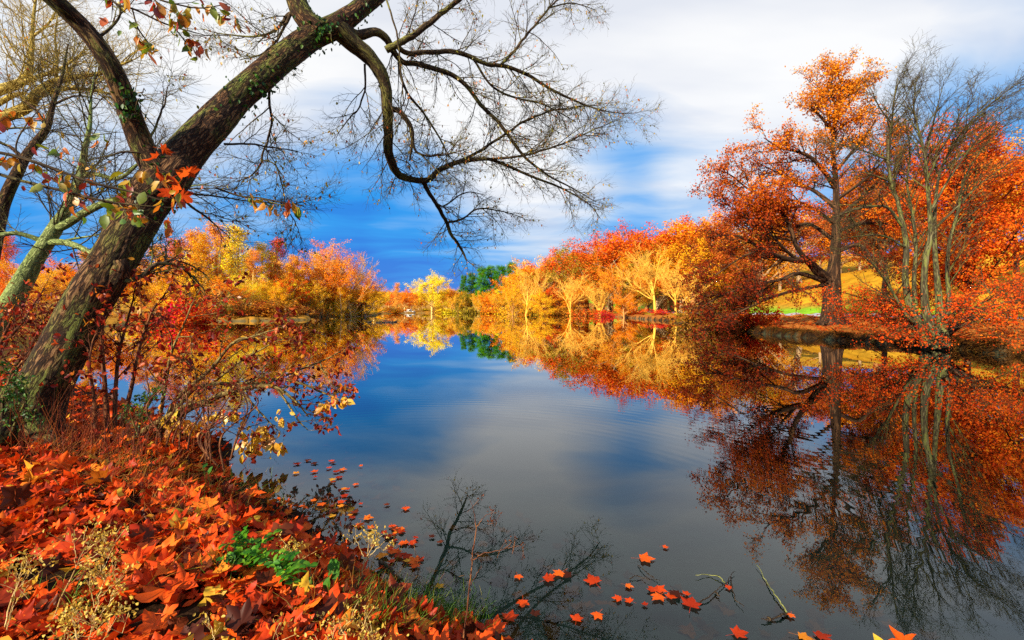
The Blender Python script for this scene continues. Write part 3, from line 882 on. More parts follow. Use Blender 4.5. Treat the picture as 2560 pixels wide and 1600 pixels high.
def woods(name, label, cat, spots, seed):
    """a wood that reads as one mass behind the trees one can tell apart"""
    rng = np.random.default_rng(seed)
    Vs, Qs, Cs, n = [], [], [], 0
    for x, y, top, c, w in spots:
        z = hz(x, y); hh = top - z
        for part, cc in ((1, c), (0, (.5, .34, .18))):
            me = variant((kd := rng.choice(['round', 'tall', 'airy'])), (kv := int(rng.integers(0, 3))))[part] if part else variant(kd, kv)[part]
            V = np.empty(len(me.vertices) * 3, np.float32); me.vertices.foreach_get('co', V); V = V.reshape(-1, 3)
            q = np.empty(len(me.loops), np.int32); me.loops.foreach_get('vertex_index', q); q = q.reshape(-1, 4)
            if part: q = q[rng.random(len(q)) < 5200 / len(q)]
            else: q = q[:900]
            u, inv = np.unique(q, return_inverse=True)
            HV = variant(kd, kv)[2]
            V = V[u] * (hh / HV * w, hh / HV * w, hh / HV)
            a = rng.random() * 6.28
            V = np.stack([V[:, 0] * math.cos(a) - V[:, 1] * math.sin(a) + x, V[:, 0] * math.sin(a) + V[:, 1] * math.cos(a) + y, V[:, 2] + z], -1)
            col = np.clip(np.array(cc) * rng.uniform(.8, 1.15), 0, 1)
            Vs.append(V); Qs.append(inv.reshape(-1, 4) + n); n += len(V)
            Cs.append(np.repeat([[*col, 1]], len(V), 0))
    m, t, out = material(name + '_foliage')
    col = t.new('ShaderNodeAttribute', attribute_name='tint').outputs['Color']
    r = t.new('ShaderNodeNewGeometry').outputs['Random Per Island']
    hs = t.new('ShaderNodeHueSaturation'); t.put(hs.inputs['Color'], col)
    t.put(hs.inputs['Value'], t.math('ADD', t.math('MULTIPLY', r, .55), .75))
    leafy(t, out, hs.outputs[0], .18, 0)
    o = obj(name, mesh(name, np.concatenate(Vs), [np.concatenate(Qs)], [m], False, {'tint': ('FLOAT_COLOR', np.concatenate(Cs))}))
    tag(o, label, cat, kind='stuff')


def wood_masses():
    rng = np.random.default_rng(5)
    pal = [GOLD, YEL, YEL, PEA, GOLD, GOLD, ORA]
    sp = []
    for px, top in [(-60, 620), (0, 640), (50, 640), (110, 650), (170, 650), (230, 650), (280, 660), (330, 650), (375, 640), (420, 630), (455, 610), (500, 600),
                    (530, 590), (565, 590), (610, 620), (640, 630), (685, 620), (715, 640), (750, 640), (790, 625), (840, 640), (870, 670), (900, 705)]:
        d = 84 + rng.uniform(0, 10) + px * .02
        sp.append(((px - CX) / F * d, d, CZ + (HY - top - 8) / F * d, pal[rng.integers(0, 7)], 1.6))
        d -= 18
        if px > 250: sp.append(((px + 15 - CX) / F * d, d, CZ + (HY - top - 75) / F * d if top < 680 else 6, pal[rng.integers(0, 4)], 1.9))
    woods('left_woods', 'mass of orange and gold wood behind the trees of the left shore', 'wood', sp, 3)
    sp = []
    for px in range(920, 1330, 18):
        d = rng.uniform(172, 190)
        sp.append(((px - CX) / F * d, d, CZ + (HY - 722 + rng.uniform(-8, 8)) / F * d, pal[rng.integers(0, 7)], 1.9))
    woods('far_woods', 'low orange wood closing off the far end of the lake', 'wood', sp, 4)
    sp = []
    for px, top in [(1320, 680), (1350, 665), (1380, 650), (1410, 640), (1440, 635), (1470, 625), (1500, 615), (1530, 605), (1560, 590), (1590, 580), (1620, 600),
                    (1650, 600), (1680, 580), (1710, 570), (1740, 560), (1770, 550), (1800, 550), (1340, 700), (1400, 700), (1460, 680), (1520, 670), (1580, 660),
                    (1640, 660), (1700, 640), (1430, 720), (1370, 725), (1500, 715), (1310, 725),
                    (1850, 540), (1900, 520), (1950, 530), (2000, 515), (2050, 520), (2100, 500), (2150, 505), (2200, 490), (2250, 490), (2310, 480), (2370, 470), (2440, 470), (2510, 460)]:
        d = 132 - (min(px, 1850) - 1320) * .05 + rng.uniform(-4, 4) - max(0, top - 640) * .1
        sp.append(((px - CX) / F * d, d, CZ + (HY - top) / F * d, [(.72, .16, .012), RED, RUS, OLI, ORA, RUS, (.7, .28, .015)][rng.integers(0, 7)], 1.7))
    woods('hill_woods', 'mass of red, orange and olive wood covering the right hill', 'wood', sp, 6)


plant_woods()
wood_masses()


# ------------------------------------------------------------------ twigs of the nearer trees
def sprays(tb, parents, rng, n1, l1, n2, l2, n3, l3, up=(0, 0, 0.0), r1=.007, r2=.0035, r3=.0022, t0=.12, ang=(25, 65), flat=.3, taper=.35, wob=.10):
    """three orders of fine twigs on the given limbs; returns the two finest orders for leaves to hang on"""
    O1, O2, O3 = [], [], []
    for (P, R), scale in parents:
        s, d, r, t = children(P[None], R[None], max(1, int(n1 * scale)), t0, 1, ang, rng, flat)
        P1, R1 = extend(s, d, l1 * (1.15 - .55 * t) * rng.uniform(.5, 1.15, len(t)) * min(1.2, .5 + .5 * scale), np.clip(r * .55, r1 * .5, r1 * 1.6), 9, wob, up, .3, rng)
        O1.append((P1, R1))
    P1 = np.concatenate([p for p, _ in O1]); R1 = np.concatenate([r for _, r in O1]); tb.add(P1, R1, 5)
    s, d, r, t = children(P1, R1, n2, .12, 1, (25, 60), rng, flat)
    P2, R2 = extend(s, d, l2 * (1.1 - .5 * t) * rng.uniform(.45, 1.2, len(t)), np.clip(r * .6, r2 * .6, r2 * 1.2), 6, wob * 1.1, up, .5, rng); tb.add(P2, R2, 4)
    s, d, r, t = children(P2, R2, n3, .12, 1, (25, 60), rng, flat)
    P3, R3 = extend(s, d, l3 * rng.uniform(.4, 1.3, len(t)), np.clip(r * .7, r3 * .7, r3), 4, wob * 1.2, up, .6, rng); tb.add(P3, R3, 3)
    return P1, P2, P3


def hang_leaves(name, P, count, size, mats, rng, tmpl, droop=1.2, parent=None, spread=0.01, only=None):
    """count leaves hanging from random places on branchlets P"""
    if only is not None: P = P[only(P.mean(1))]
    k = rng.integers(0, len(P), count); i = rng.integers(0, P.shape[1], count)
    pos = P[k, i] + rng.normal(size=(count, 3)) * spread
    yd = rng.normal(size=(count, 3)) * .6 + np.array((0, 0, -droop))
    nd = rng.normal(size=(count, 3)) + np.array((-.2, -.6, .3))
    me = stamp(tmpl, pos, yd, nd, size * rng.uniform(.6, 1.35, count), name, mats, rng)
    return obj(name, me, parent)


LEAF_SMALL = [leaf_oval(.05, .1), leaf_oval(.12, .3)]
LEAF_MAPLE = [leaf_maple(k) for k in range(8)]
M_YGREEN = mat_leaves('thin_yellow_leaves', [(0, (.20, .22, .02)), (.35, (.45, .36, .02)), (.65, (.72, .40, .02)), (.85, (.75, .22, .02)), (1, (.5, .06, .02))], .45)
M_IVY = mat_leaves('ivy_leaves', [(0, (.012, .05, .006)), (.6, (.03, .13, .010)), (1, (.12, .22, .02))], .25, .03)
M_BIGLEAF = mat_leaves('mixed_autumn_leaves', [(0, (.09, .20, .012)), (.25, (.24, .30, .015)), (.4, (.62, .34, .02)), (.65, (.72, .20, .012)), (.85, (.50, .04, .012)), (1, (.2, .015, .01))], .45)
M_DARKRED = mat_leaves('dark_red_leaves', [(0, (.09, .008, .006)), (.35, (.28, .018, .009)), (.65, (.52, .045, .012)), (.88, (.70, .15, .02)), (1, (.82, .42, .02))], .40, .02)
M_BUTTER = mat_leaves('butter_yellow_leaves', [(0, (.80, .28, .015)), (.4, (.92, .50, .02)), (1, (.95, .66, .05))], .45)
M_REDFOL = mat_leaves('scarlet_leaves', [(0, (.34, .03, .008)), (.4, (.62, .07, .012)), (.8, (.85, .15, .012)), (1, (.9, .32, .02))], .40, 0)


def rough_trunk(P, R, sides, name, mat, seed, amp=.12, flare=None):
    """one thick limb with furrowed, lumpy bark modelled into it"""
    tb = Tubes(); tb.add(P, R, sides, cap=True)
    V = np.concatenate(tb.V); A = np.concatenate(tb.A)
    n = len(P)
    C = np.concatenate([np.repeat(P, sides, 0), P[-1:]])
    d = V - C
    out = np.empty(len(V))
    rr = np.concatenate([np.repeat(R, sides), R[-1:]])
    for i in range(len(V)):
        a = A[i]
        q = Vector((a[0] * 17, a[1] * 17, a[2] * 4.5 + seed))
        f = noise.ridged_multi_fractal(q, 0.9, 2.1, 3, 1.0, 2.0) * .5 - .55
        f2 = noise.noise(Vector((a[0] * 3.5, a[1] * 3.5, a[2] * 1.6 + seed)))
        out[i] = amp * f * .55 + amp * f2 * 1.1
    V = V + d * out[:, None]
    tb.V = [V]
    return tb.mesh(name, mat)


def grow_leaning_tree():
    rng = np.random.default_rng(21)
    t = thing('leaning_tree', 'large dark furrowed tree leaning over the water from the near bank, forked and nearly leafless', 'tree', at(60, 1130, 4.55))
    I = np.array(t.location)

    def part(name, me):
        o = obj(name, me, t); o.location = -Vector(I); return o
    main = [(-30, 1240, 4.45, 200), (22, 1140, 4.52, 175), (62, 1060, 4.6, 148), (98, 985, 4.7, 124), (148, 890, 4.8, 112), (196, 800, 4.9, 107), (248, 705, 5.0, 106), (305, 606, 5.15, 106),
            (362, 513, 5.35, 106), (412, 448, 5.5, 108), (452, 400, 5.7, 96), (513, 332, 5.9, 88), (598, 240, 6.3, 80), (690, 160, 6.7, 72), (773, 97, 7.1, 68), (840, 66, 7.3, 62),
            (905, 18, 7.6, 50), (975, -40, 8.0, 42), (1060, -130, 8.6, 30)]
    P, R = limb(main, 330); R = R * np.interp(np.arange(330), [0, 150, 330], [.94, .92, .80])
    for a, l in ((-.2, .75), (.7, .6), (1.5, .6), (2.6, .7), (-1.2, .8)):
        b = at(40, 1090, 4.55); e = b + np.array((math.cos(a) * l, math.sin(a) * l, 0)); e[2] = hz(e[0], e[1]) - .04
        q = np.array([b + (0, 0, .42), b + (e - b) * .30 + (0, 0, .12), b + (e - b) * .62 + (0, 0, .02), e])
        q = catmull(np.c_[q, [.17, .13, .085, .03]], 40)
        part('root', rough_trunk(q[:, :3], q[:, 3], 24, 'root', M_BARK, 5 + a))
    part('trunk', rough_trunk(P, R, 72, 'trunk', M_BARK, 3.0))
    left = [(425, 470, 5.42, 62), (392, 430, 5.40, 60), (362, 380, 5.35, 54), (346, 340, 5.3, 52), (328, 290, 5.2, 50), (309, 238, 5.1, 49), (277, 167, 4.95, 47), (243, 112, 4.85, 45), (202, 63, 4.75, 43), (149, 12, 4.6, 41), (70, -60, 4.4, 36)]
    P, R = limb(left, 150)
    part('limb', rough_trunk(P, R, 44, 'limb', M_BARK, 9.0))
    upper = [(800, 82, 7.15, 58), (768, 52, 7.1, 54), (745, 10, 7.1, 52), (728, -50, 7.2, 44)]
    P, R = limb(upper, 50)
    part('limb', rough_trunk(P, R, 36, 'limb', M_BARK, 14.0))
    stub = [(262, 742, 5.0, 46), (288, 700, 4.98, 40), (304, 668, 4.96, 34), (300, 650, 4.95, 26)]
    P, R = limb(stub, 36)
    part('broken_stub', rough_trunk(P, R, 30, 'broken_stub', M_BARK, 17.0, .25))
    # limbs reaching out over the water
    L = {}
    L['hook'] = [(845, 70, 7.3, 52), (882, 108, 7.45, 44), (922, 141, 7.6, 38), (953, 187, 7.75, 33), (967, 245, 7.9, 28), (970, 324, 8.2, 25), (976, 392, 8.5, 23), (993, 433, 8.8, 19), (1022, 446, 9.0, 16), (1064, 452, 9.2, 14),
                 (1098, 426, 9.3, 13), (1152, 403, 9.5, 11), (1217, 398, 9.7, 9), (1263, 411, 9.9, 8), (1332, 443, 10.2, 6.5), (1402, 470, 10.4, 5), (1471, 509, 10.7, 3), (1500, 545, 10.8, 1.5)]
    L['hook_up'] = [(1140, 407, 9.45, 8), (1180, 388, 9.6, 8), (1230, 358, 9.8, 7), (1286, 319, 10, 6), (1355, 284, 10.3, 5), (1430, 268, 10.6, 3), (1510, 262, 10.9, 1.5)]
    L['hook_mid'] = [(1217, 398, 9.7, 7), (1290, 392, 9.8, 6), (1370, 372, 10, 5), (1440, 345, 10.2, 3.6), (1500, 318, 10.4, 2.5), (1570, 290, 10.6, 1)]
    L['drop'] = [(1058, 450, 9.2, 13), (1068, 474, 9.35, 11.5), (1087, 506, 9.6, 10.5), (1105, 536, 9.9, 10), (1118, 562, 10.2, 9.5), (1125, 585, 10.4, 8.5), (1142, 606, 10.6, 7.5), (1156, 628, 10.8, 6.5), (1166, 651, 10.9, 4)]
    L['drop_side'] = [(1119, 556, 10.1, 6), (1150, 549, 10.2, 5), (1196, 524, 10.4, 4), (1250, 527, 10.5, 3), (1310, 545, 10.7, 1.5)]
    L['drop_side2'] = [(1087, 505, 9.6, 5), (1110, 515, 9.7, 4), (1165, 480, 9.9, 3), (1210, 487, 10, 1.5)]
    L['inner'] = [(980, 272, 8.0, 15), (1000, 280, 8.05, 14), (1018, 305, 8.1, 13), (1030, 340, 8.2, 11), (1028, 375, 8.3, 7), (1024, 402, 8.4, 4)]
    L['inner2'] = [(1031, 345, 8.2, 7), (1042, 378, 8.3, 6), (1075, 388, 8.4, 5), (1120, 385, 8.6, 3.5), (1170, 372, 8.8, 1.5)]
    L['second'] = [(858, 72, 7.35, 30), (895, 88, 7.5, 24), (939, 79, 7.7, 20), (968, 98, 7.85, 18), (985, 132, 8.0, 15), (1010, 158, 8.2, 13), (1050, 162, 8.4, 13), (1124, 185, 8.8, 12), (1170, 219, 9.0, 11), (1203, 264, 9.2, 10), (1244, 305, 9.4, 9),
                   (1281, 352, 9.6, 8), (1318, 398, 9.8, 6.5), (1372, 440, 10.1, 5), (1430, 470, 10.4, 3.2), (1490, 505, 10.6, 1.5)]
    L['third'] = [(985, 108, 7.9, 13), (1018, 132, 8.1, 12), (1078, 130, 8.5, 12), (1147, 131, 8.9, 12), (1217, 160, 9.2, 11), (1263, 164, 9.4, 10), (1318, 186, 9.6, 8.5), (1374, 222, 9.9, 7), (1448, 256, 10.3, 5), (1517, 279, 10.6, 3), (1580, 285, 10.8, 1.2)]
    L['fourth'] = [(965, 125, 7.8, 18), (990, 112, 7.8, 17), (1020, 96, 7.85, 16), (1059, 69, 7.9, 15), (1105, 31, 8.0, 13), (1150, -2, 8.1, 12), (1210, -60, 8.3, 9)]
    L['fifth'] = [(1252, 163, 9.3, 8), (1291, 120, 9.4, 7), (1332, 69, 9.5, 6), (1374, 19, 9.6, 5), (1430, -40, 9.8, 3)]
    L['twig_top'] = [(1374, 19, 9.6, 4), (1430, 8, 9.8, 3), (1490, 25, 10, 1.2)]
    L['sec_low'] = [(1000, 150, 8.1, 8), (1002, 190, 8.1, 7), (1020, 235, 8.2, 6), (1060, 285, 8.4, 5.5), (1095, 335, 8.6, 4.5), (1120, 385, 8.8, 3), (1140, 410, 9, 1.5)]
    L['third_low'] = [(1185, 150, 9.0, 6), (1230, 215, 9.2, 5.5), (1290, 245, 9.5, 5), (1360, 262, 9.8, 3.6), (1440, 305, 10.1, 2)]
    L['hook_left'] = [(912, 160, 7.6, 6), (912, 215, 7.7, 5), (897, 270, 7.8, 4), (865, 305, 7.9, 3), (840, 345, 8.0, 1.5)]
    L['vine'] = [(965, -5, 6.9, 4.5), (985, 60, 6.9, 4.5), (998, 130, 6.95, 4), (1004, 200, 7, 3.5), (1008, 260, 7, 2)]
    # lower right of the trunk
    L['low'] = [(300, 690, 5.0, 15), (312, 702, 5.0, 13), (330, 700, 5.02, 12), (352, 690, 5.05, 11), (372, 670, 5.1, 10), (400, 660, 5.2, 8.5), (430, 664, 5.3, 7.5), (462, 676, 5.4, 6), (490, 700, 5.5, 4.5), (520, 735, 5.6, 2)]
    L['low2'] = [(400, 660, 5.2, 6), (430, 652, 5.3, 5), (475, 665, 5.5, 4), (520, 690, 5.6, 2)]
    L['mid'] = [(560, 360, 6.1, 6), (610, 360, 6.3, 5), (660, 366, 6.5, 4.5), (705, 372, 6.7, 3.4), (745, 378, 6.9, 2)]
    L['mid2'] = [(672, 200, 6.6, 7), (674, 250, 6.7, 6.5), (680, 300, 6.8, 6), (668, 350, 6.9, 5.5), (652, 400, 7, 5), (632, 435, 7, 4), (590, 455, 7, 2)]
    L['mid3'] = [(652, 400, 7, 4), (685, 410, 7, 3.5), (700, 460, 7.1, 3), (712, 500, 7.1, 2.5), (730, 545, 7.2, 1.2)]
    L['mid4'] = [(455, 492, 5.6, 7), (480, 520, 5.8, 6), (510, 545, 6, 5), (540, 565, 6.2, 3), (560, 600, 6.3, 1.5)]
    L['mid5'] = [(430, 480, 5.5, 6), (480, 485, 5.8, 5), (560, 490, 6.1, 4), (640, 505, 6.4, 3), (720, 512, 6.7, 2), (800, 495, 7.0, 1)]
    L['mid6'] = [(700, 505, 6.6, 3), (725, 540, 6.7, 2.6), (745, 575, 6.8, 2), (755, 610, 6.8, 1)]
    L['left_low'] = [(375, 385, 5.3, 6), (330, 380, 5.2, 5), (280, 385, 5.1, 4), (230, 400, 5.0, 2)]
    L['left_side'] = [(372, 350, 5.35, 6), (390, 310, 5.4, 5), (410, 260, 5.4, 4), (420, 215, 5.5, 2)]
    L['left_top'] = [(250, 90, 4.9, 8), (285, 60, 5.0, 6), (300, 30, 5.0, 5), (305, -20, 5.1, 4)]
    L['up_side'] = [(740, 30, 7.1, 12), (715, 40, 7.1, 9), (690, 70, 7.1, 7), (640, 90, 7.1, 5), (560, 85, 7.1, 3), (500, 70, 7.1, 1.5)]
    L['up_side2'] = [(742, 5, 7.1, 10), (700, 85, 7.0, 6), (660, 130, 7.0, 4), (600, 150, 7.0, 2)]
    tb = Tubes(); par = []
    for k, pts in L.items():
        P, R = limb(pts, 60 if len(pts) > 8 else 30)
        thick = pts[0][3] > 20
        if len(pts) > 3:
            w = np.stack([vnoise(P[:, 2] * 3 + P[:, 0], P[:, 1] * 2 + i, 2.2, i * 3.1 + len(k)) for i in range(3)], -1)
            ln = np.linspace(0, 1, len(P)); P = P + w * .035 * np.sin(ln * math.pi)[:, None]
        R = R * (1 + .10 * vnoise(np.arange(len(R)) * 1.0, np.arange(len(R)) * .7, .8, len(k)))
        tb.add(P, R, 14 if thick else 8, cap=True)
        length = np.linalg.norm(np.diff(P, axis=0), axis=1).sum()
        if k in ('vine',): continue
        par.append(((P, R), length / 2.0))
    part('branches', tb.mesh('branches', M_TWIG))
    tw = Tubes()
    over = [p for p in par]
    P1, P2, P3 = sprays(tw, over, rng, 13, 1.05, 9, .46, 5, .18, (0, .01, .0), .0065, .0035, .0024, t0=.2)
    part('twigs', tw.mesh('twigs', M_TWIG))
    o = hang_leaves('leaves', P2, 3600, .046, [M_YGREEN], rng, LEAF_SMALL, 1.4, t); o.location = -Vector(I)
    # maple leaves caught in the fork
    q = np.array([at(*a) for a in ((440, 440, 5.25), (415, 455, 5.2), (462, 432, 5.3), (430, 470, 5.25), (450, 455, 5.2), (398, 370, 5.2), (402, 385, 5.2), (445, 480, 5.2))])
    me = stamp(LEAF_MAPLE, q, rng.normal(size=(8, 3)) + (.3, 0, .2), rng.normal(size=(8, 3)) * .5 + (-.2, -1, .3), rng.uniform(.15, .25, 8), 'caught_leaves', [M_REDFOL], rng)
    o = obj('caught_leaves', me, t); o.location = -Vector(I)
    # the ivy on it, a plant of its own
    pos, nd = [], []
    P, R = limb(main, 330)

    axes = [limb(q, 120) for q in (main, left, upper)]

    def patch(px, py, d, n, sx, sy):
        c = at(px, py, d)
        P, R = min(axes, key=lambda a: np.min(np.linalg.norm(a[0] - c, axis=1)))
        i0 = int(np.argmin(np.linalg.norm(P - c, axis=1))); step = np.linalg.norm(P[1] - P[0])
        for _ in range(n):
            i = int(np.clip(i0 + rng.normal() * max(sx, sy) * d / F / step, 0, len(P) - 2))
            tn = nrm(P[i + 1] - P[i]); cam_v = nrm(np.array((0, 0, CZ)) - P[i]); side = nrm(np.cross(tn, cam_v))
            an = rng.normal() * .8 + .5
            nn_ = nrm(cam_v * math.cos(an) + side * math.sin(an))
            pos.append(P[i] + nn_ * (R[i] * 1.03 + abs(rng.normal()) * .02)); nd.append(nn_ + rng.normal(size=3) * .3)
    iv = Tubes()
    for px, py, d, n, sx, sy in ((640, 200, 6.25, 55, 26, 16), (345, 250, 5.0, 40, 14, 22), (325, 275, 5.0, 20, 10, 12), (845, 85, 7.0, 110, 26, 24), (880, 60, 7.1, 60, 40, 22), (790, 20, 6.9, 45, 40, 16),
                                 (745, 170, 6.8, 35, 34, 14), (690, 230, 6.6, 30, 30, 18), (370, 410, 5.2, 24, 10, 30), (945, 25, 7.4, 40, 40, 14), (360, 480, 5.15, 20, 8, 20)):
        patch(px, py, d, n, sx, sy)
    for a, b in (((640, 215, 6.2), (730, 120, 6.7)), ((330, 300, 5.05), (360, 225, 5.05)), ((840, 110, 7.05), (800, 60, 7.0))):
        pts = np.linspace(at(*a), at(*b), 14) + rng.normal(size=(14, 3)) * .02
        iv.add(pts, np.full(14, .005), 5)
    nn = len(pos)
    e = thing('ivy', 'green ivy clinging to the leaning tree at its fork and high crook', 'ivy', at(640, 200, 6.3))
    o = obj('stems', iv.mesh('ivy_stems', M_TWIG), e); o.location = -e.location
    me = stamp(LEAF_SMALL, pos, rng.normal(size=(nn, 3)) * .5 + (0, 0, -1), nd, rng.uniform(.04, .075, nn), 'ivy_leaves', [M_IVY], rng)
    o = obj('leaves', me, e); o.location = -e.location


grow_leaning_tree()


def part_of(t, name, me, color=None):
    o = obj(name, me, t, color); o.location = -t.location; return o


def grow_left_trees():
    rng = np.random.default_rng(33)
    t = thing('mossy_tree', 'slender pale green mossy tree behind the leaning tree at the left edge', 'tree', at(-75, 945, 9))
    L = [[(-85, 960, 9, 62), (-20, 840, 9, 52), (35, 745, 9, 46), (87, 651, 9, 36), (118, 604, 9, 33), (141, 566, 9.05, 31), (158, 538, 9.1, 25), (176, 503, 9.2, 22), (193, 466, 9.3, 20), (203, 425, 9.4, 17), (212, 375, 9.5, 13), (225, 310, 9.6, 9), (228, 240, 9.7, 5), (240, 170, 9.8, 2)],
         [(138, 572, 9.05, 22), (167, 560, 9, 20), (213, 531, 8.9, 18), (259, 509, 8.8, 16), (306, 497, 8.7, 13), (370, 490, 8.6, 9), (450, 470, 8.5, 5), (520, 460, 8.4, 2)],
         [(118, 606, 9, 17), (159, 606, 8.9, 16), (194, 616, 8.8, 15), (224, 630, 8.7, 13), (280, 650, 8.6, 8), (340, 640, 8.5, 4)],
         [(112, 606, 9, 13), (74, 591, 8.9, 12), (37, 583, 8.8, 11), (-5, 587, 8.7, 10), (-60, 580, 8.6, 7)],
         [(203, 440, 9.4, 12), (240, 436, 9.4, 11), (300, 445, 9.3, 9), (360, 400, 9.2, 6), (430, 385, 9.1, 3)],
         [(145, 606, 9, 7), (185, 597, 9, 6), (228, 590, 9, 4), (280, 580, 9, 2)]]
    tb, par = Tubes(), []
    for pts in L:
        P, R = limb(pts, 60); tb.add(P, R, 14, True)
        par.append(((P[12:], R[12:]), np.linalg.norm(P[-1] - P[0]) / 2))
    part_of(t, 'trunk', tb.mesh('trunk', M_GREENBARK))
    tw = Tubes(); P1, P2, P3 = sprays(tw, par, rng, 11, 1.5, 9, .6, 5, .24, (0, 0, .02), .009, .005, .0032)
    part_of(t, 'twigs', tw.mesh('twigs', M_TWIG))
    # second tree: sunlit yellow limbs coming in at the upper left
    t = thing('yellow_limbed_tree', 'bare tree with sunlit yellow limbs crossing the upper left corner', 'tree', at(-330, 900, 12))
    L = [[(-330, 920, 12, 70), (-260, 640, 12, 58), (-190, 420, 12, 48), (-110, 340, 12, 40), (0, 296, 12, 28), (63, 270, 12, 26), (92, 236, 12, 23), (132, 207, 12, 18), (186, 193, 12, 13), (257, 181, 12, 9), (330, 150, 12, 4)],
         [(-190, 420, 12, 36), (-90, 270, 12.5, 30), (-20, 232, 12.6, 26), (30, 215, 12.6, 22), (60, 200, 12.7, 18), (74, 168, 12.8, 14), (80, 112, 13, 10), (84, 40, 13.2, 7), (95, -40, 13.4, 4)],
         [(92, 236, 12, 12), (160, 222, 12.1, 10), (230, 225, 12.2, 8), (300, 238, 12.3, 5), (360, 230, 12.4, 2)],
         [(30, 215, 12.6, 12), (100, 190, 12.5, 10), (150, 172, 12.4, 7), (210, 130, 12.3, 3)],
         [(-10, 262, 12.2, 14), (30, 240, 12.2, 12), (65, 232, 12.2, 6)],
         [(84, 90, 13, 6), (120, 60, 13, 5), (150, 10, 13, 3)], [(140, 205, 12, 8), (142, 150, 12, 6), (138, 90, 12, 4), (145, 30, 12, 2)]]
    tb, par = Tubes(), []
    for pts in L:
        P, R = limb(pts, 50); tb.add(P, R, 12, True)
        par.append(((P[14:], R[14:]), np.linalg.norm(P[-1] - P[0]) / 3))
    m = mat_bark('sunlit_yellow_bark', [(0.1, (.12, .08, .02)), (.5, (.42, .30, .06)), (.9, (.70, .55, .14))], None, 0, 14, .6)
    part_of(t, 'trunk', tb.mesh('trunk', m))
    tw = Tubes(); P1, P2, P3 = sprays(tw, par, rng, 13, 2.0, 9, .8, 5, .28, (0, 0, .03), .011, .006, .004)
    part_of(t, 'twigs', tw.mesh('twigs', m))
    part_of(t, 'leaves', stamp(LEAF_SMALL, P2[:, -1][:260], rng.normal(size=(260, 3)), rng.normal(size=(260, 3)), .06, 'leaves', [M_YGREEN], rng))
    # third: dark upright stem further left
    t = thing('dark_stemmed_tree', 'dark brown slender bare tree rising at the far left edge', 'tree', at(-60, 860, 10))
    L = [[(-70, 900, 10, 40), (-30, 690, 10, 32), (0, 540, 10, 28), (18, 485, 10, 26), (42, 435, 10, 24), (62, 395, 10.1, 21), (95, 350, 10.2, 18), (118, 318, 10.3, 15), (132, 262, 10.4, 11), (155, 190, 10.5, 7), (170, 110, 10.6, 3)],
         [(118, 318, 10.3, 9), (100, 290, 10.3, 8), (85, 270, 10.3, 5), (60, 250, 10.3, 2)], [(60, 400, 10.1, 10), (30, 370, 10.1, 8), (10, 360, 10.1, 6), (-30, 340, 10.1, 4)],
         [(132, 262, 10.4, 6), (190, 240, 10.5, 4), (260, 250, 10.6, 2)]]
    tb, par = Tubes(), []
    for pts in L:
        P, R = limb(pts, 46); tb.add(P, R, 10, True)
        par.append(((P[12:], R[12:]), np.linalg.norm(P[-1] - P[0]) / 3))
    part_of(t, 'trunk', tb.mesh('trunk', M_BARK))
    tw = Tubes(); P1, P2, P3 = sprays(tw, par, rng, 7, 1.2, 7, .5, 5, .2, (0, 0, .03), .008, .0045, .003)
    part_of(t, 'twigs', tw.mesh('twigs', M_TWIG))
    # leafy shoots hanging into the picture from the left and the top
    def shoots(label, L, n, size, seed):
        rng = np.random.default_rng(seed)
        t = thing('leafy_branch', label, 'branch', at(*L[0][0][:3]))
        tb, par = Tubes(), []
        for pts in L:
            P, R = limb(pts, 40); tb.add(P, R, 6, True); par.append(((P, R), np.linalg.norm(P[-1] - P[0]) / 1.2))
        part_of(t, 'stems', tb.mesh('stems', M_TWIG))
        tw = Tubes(); P1, P2, P3 = sprays(tw, par, rng, 7, .30, 3, .12, 2, .05, (0, 0, -.03), .0026, .0016, .0011)
        part_of(t, 'twigs', tw.mesh('twigs', M_TWIG))
        pool = np.concatenate([P1[:, [0, 4, 8]], P2[:, [0, 2, 5]]])
        o = hang_leaves('leaves', pool, n, size, [M_BIGLEAF], rng, [leaf_oval(.1, .3), leaf_oval(.05, -.2), leaf_oval(.16, .45)], 1.1, t, .015); o.location = -t.location
    shoots('thin dark branch of large red, orange and green leaves at the left edge', [
        [(-160, 370, 3.0, 9), (0, 382, 3.0, 8), (110, 413, 3.05, 7.5), (215, 452, 3.1, 6.5), (330, 480, 3.15, 5), (420, 505, 3.2, 3)],
        [(-160, 370, 3.0, 9), (0, 436, 3.0, 8), (120, 468, 3.0, 7), (250, 500, 3.05, 6), (330, 512, 3.1, 4), (440, 520, 3.2, 2)],
        [(-160, 370, 3.0, 5), (-60, 335, 3.1, 5), (40, 320, 3.2, 4.5), (120, 325, 3.2, 4), (200, 340, 3.2, 3), (300, 330, 3.3, 1.5)],
        [(60, 420, 3.05, 4), (40, 370, 3.05, 3.5), (60, 320, 3.1, 3), (110, 260, 3.1, 1.5)]], 150, .074, 41)
    shoots('thin branch of green and orange leaves hanging in at the top edge', [
        [(240, -90, 3.4, 6), (280, 0, 3.4, 5.5), (340, 25, 3.4, 5), (420, 62, 3.45, 4), (520, 90, 3.5, 2)],
        [(240, -90, 3.4, 6), (380, -10, 3.4, 5), (440, 10, 3.45, 4), (500, 20, 3.5, 3.4), (570, 10, 3.5, 2)],
        [(330, 20, 3.4, 4), (345, 70, 3.4, 3.5), (372, 110, 3.45, 3), (380, 140, 3.45, 1.5)],
        [(430, 62, 3.45, 3.5), (460, 100, 3.5, 3), (480, 135, 3.5, 2)]], 105, .076, 42)
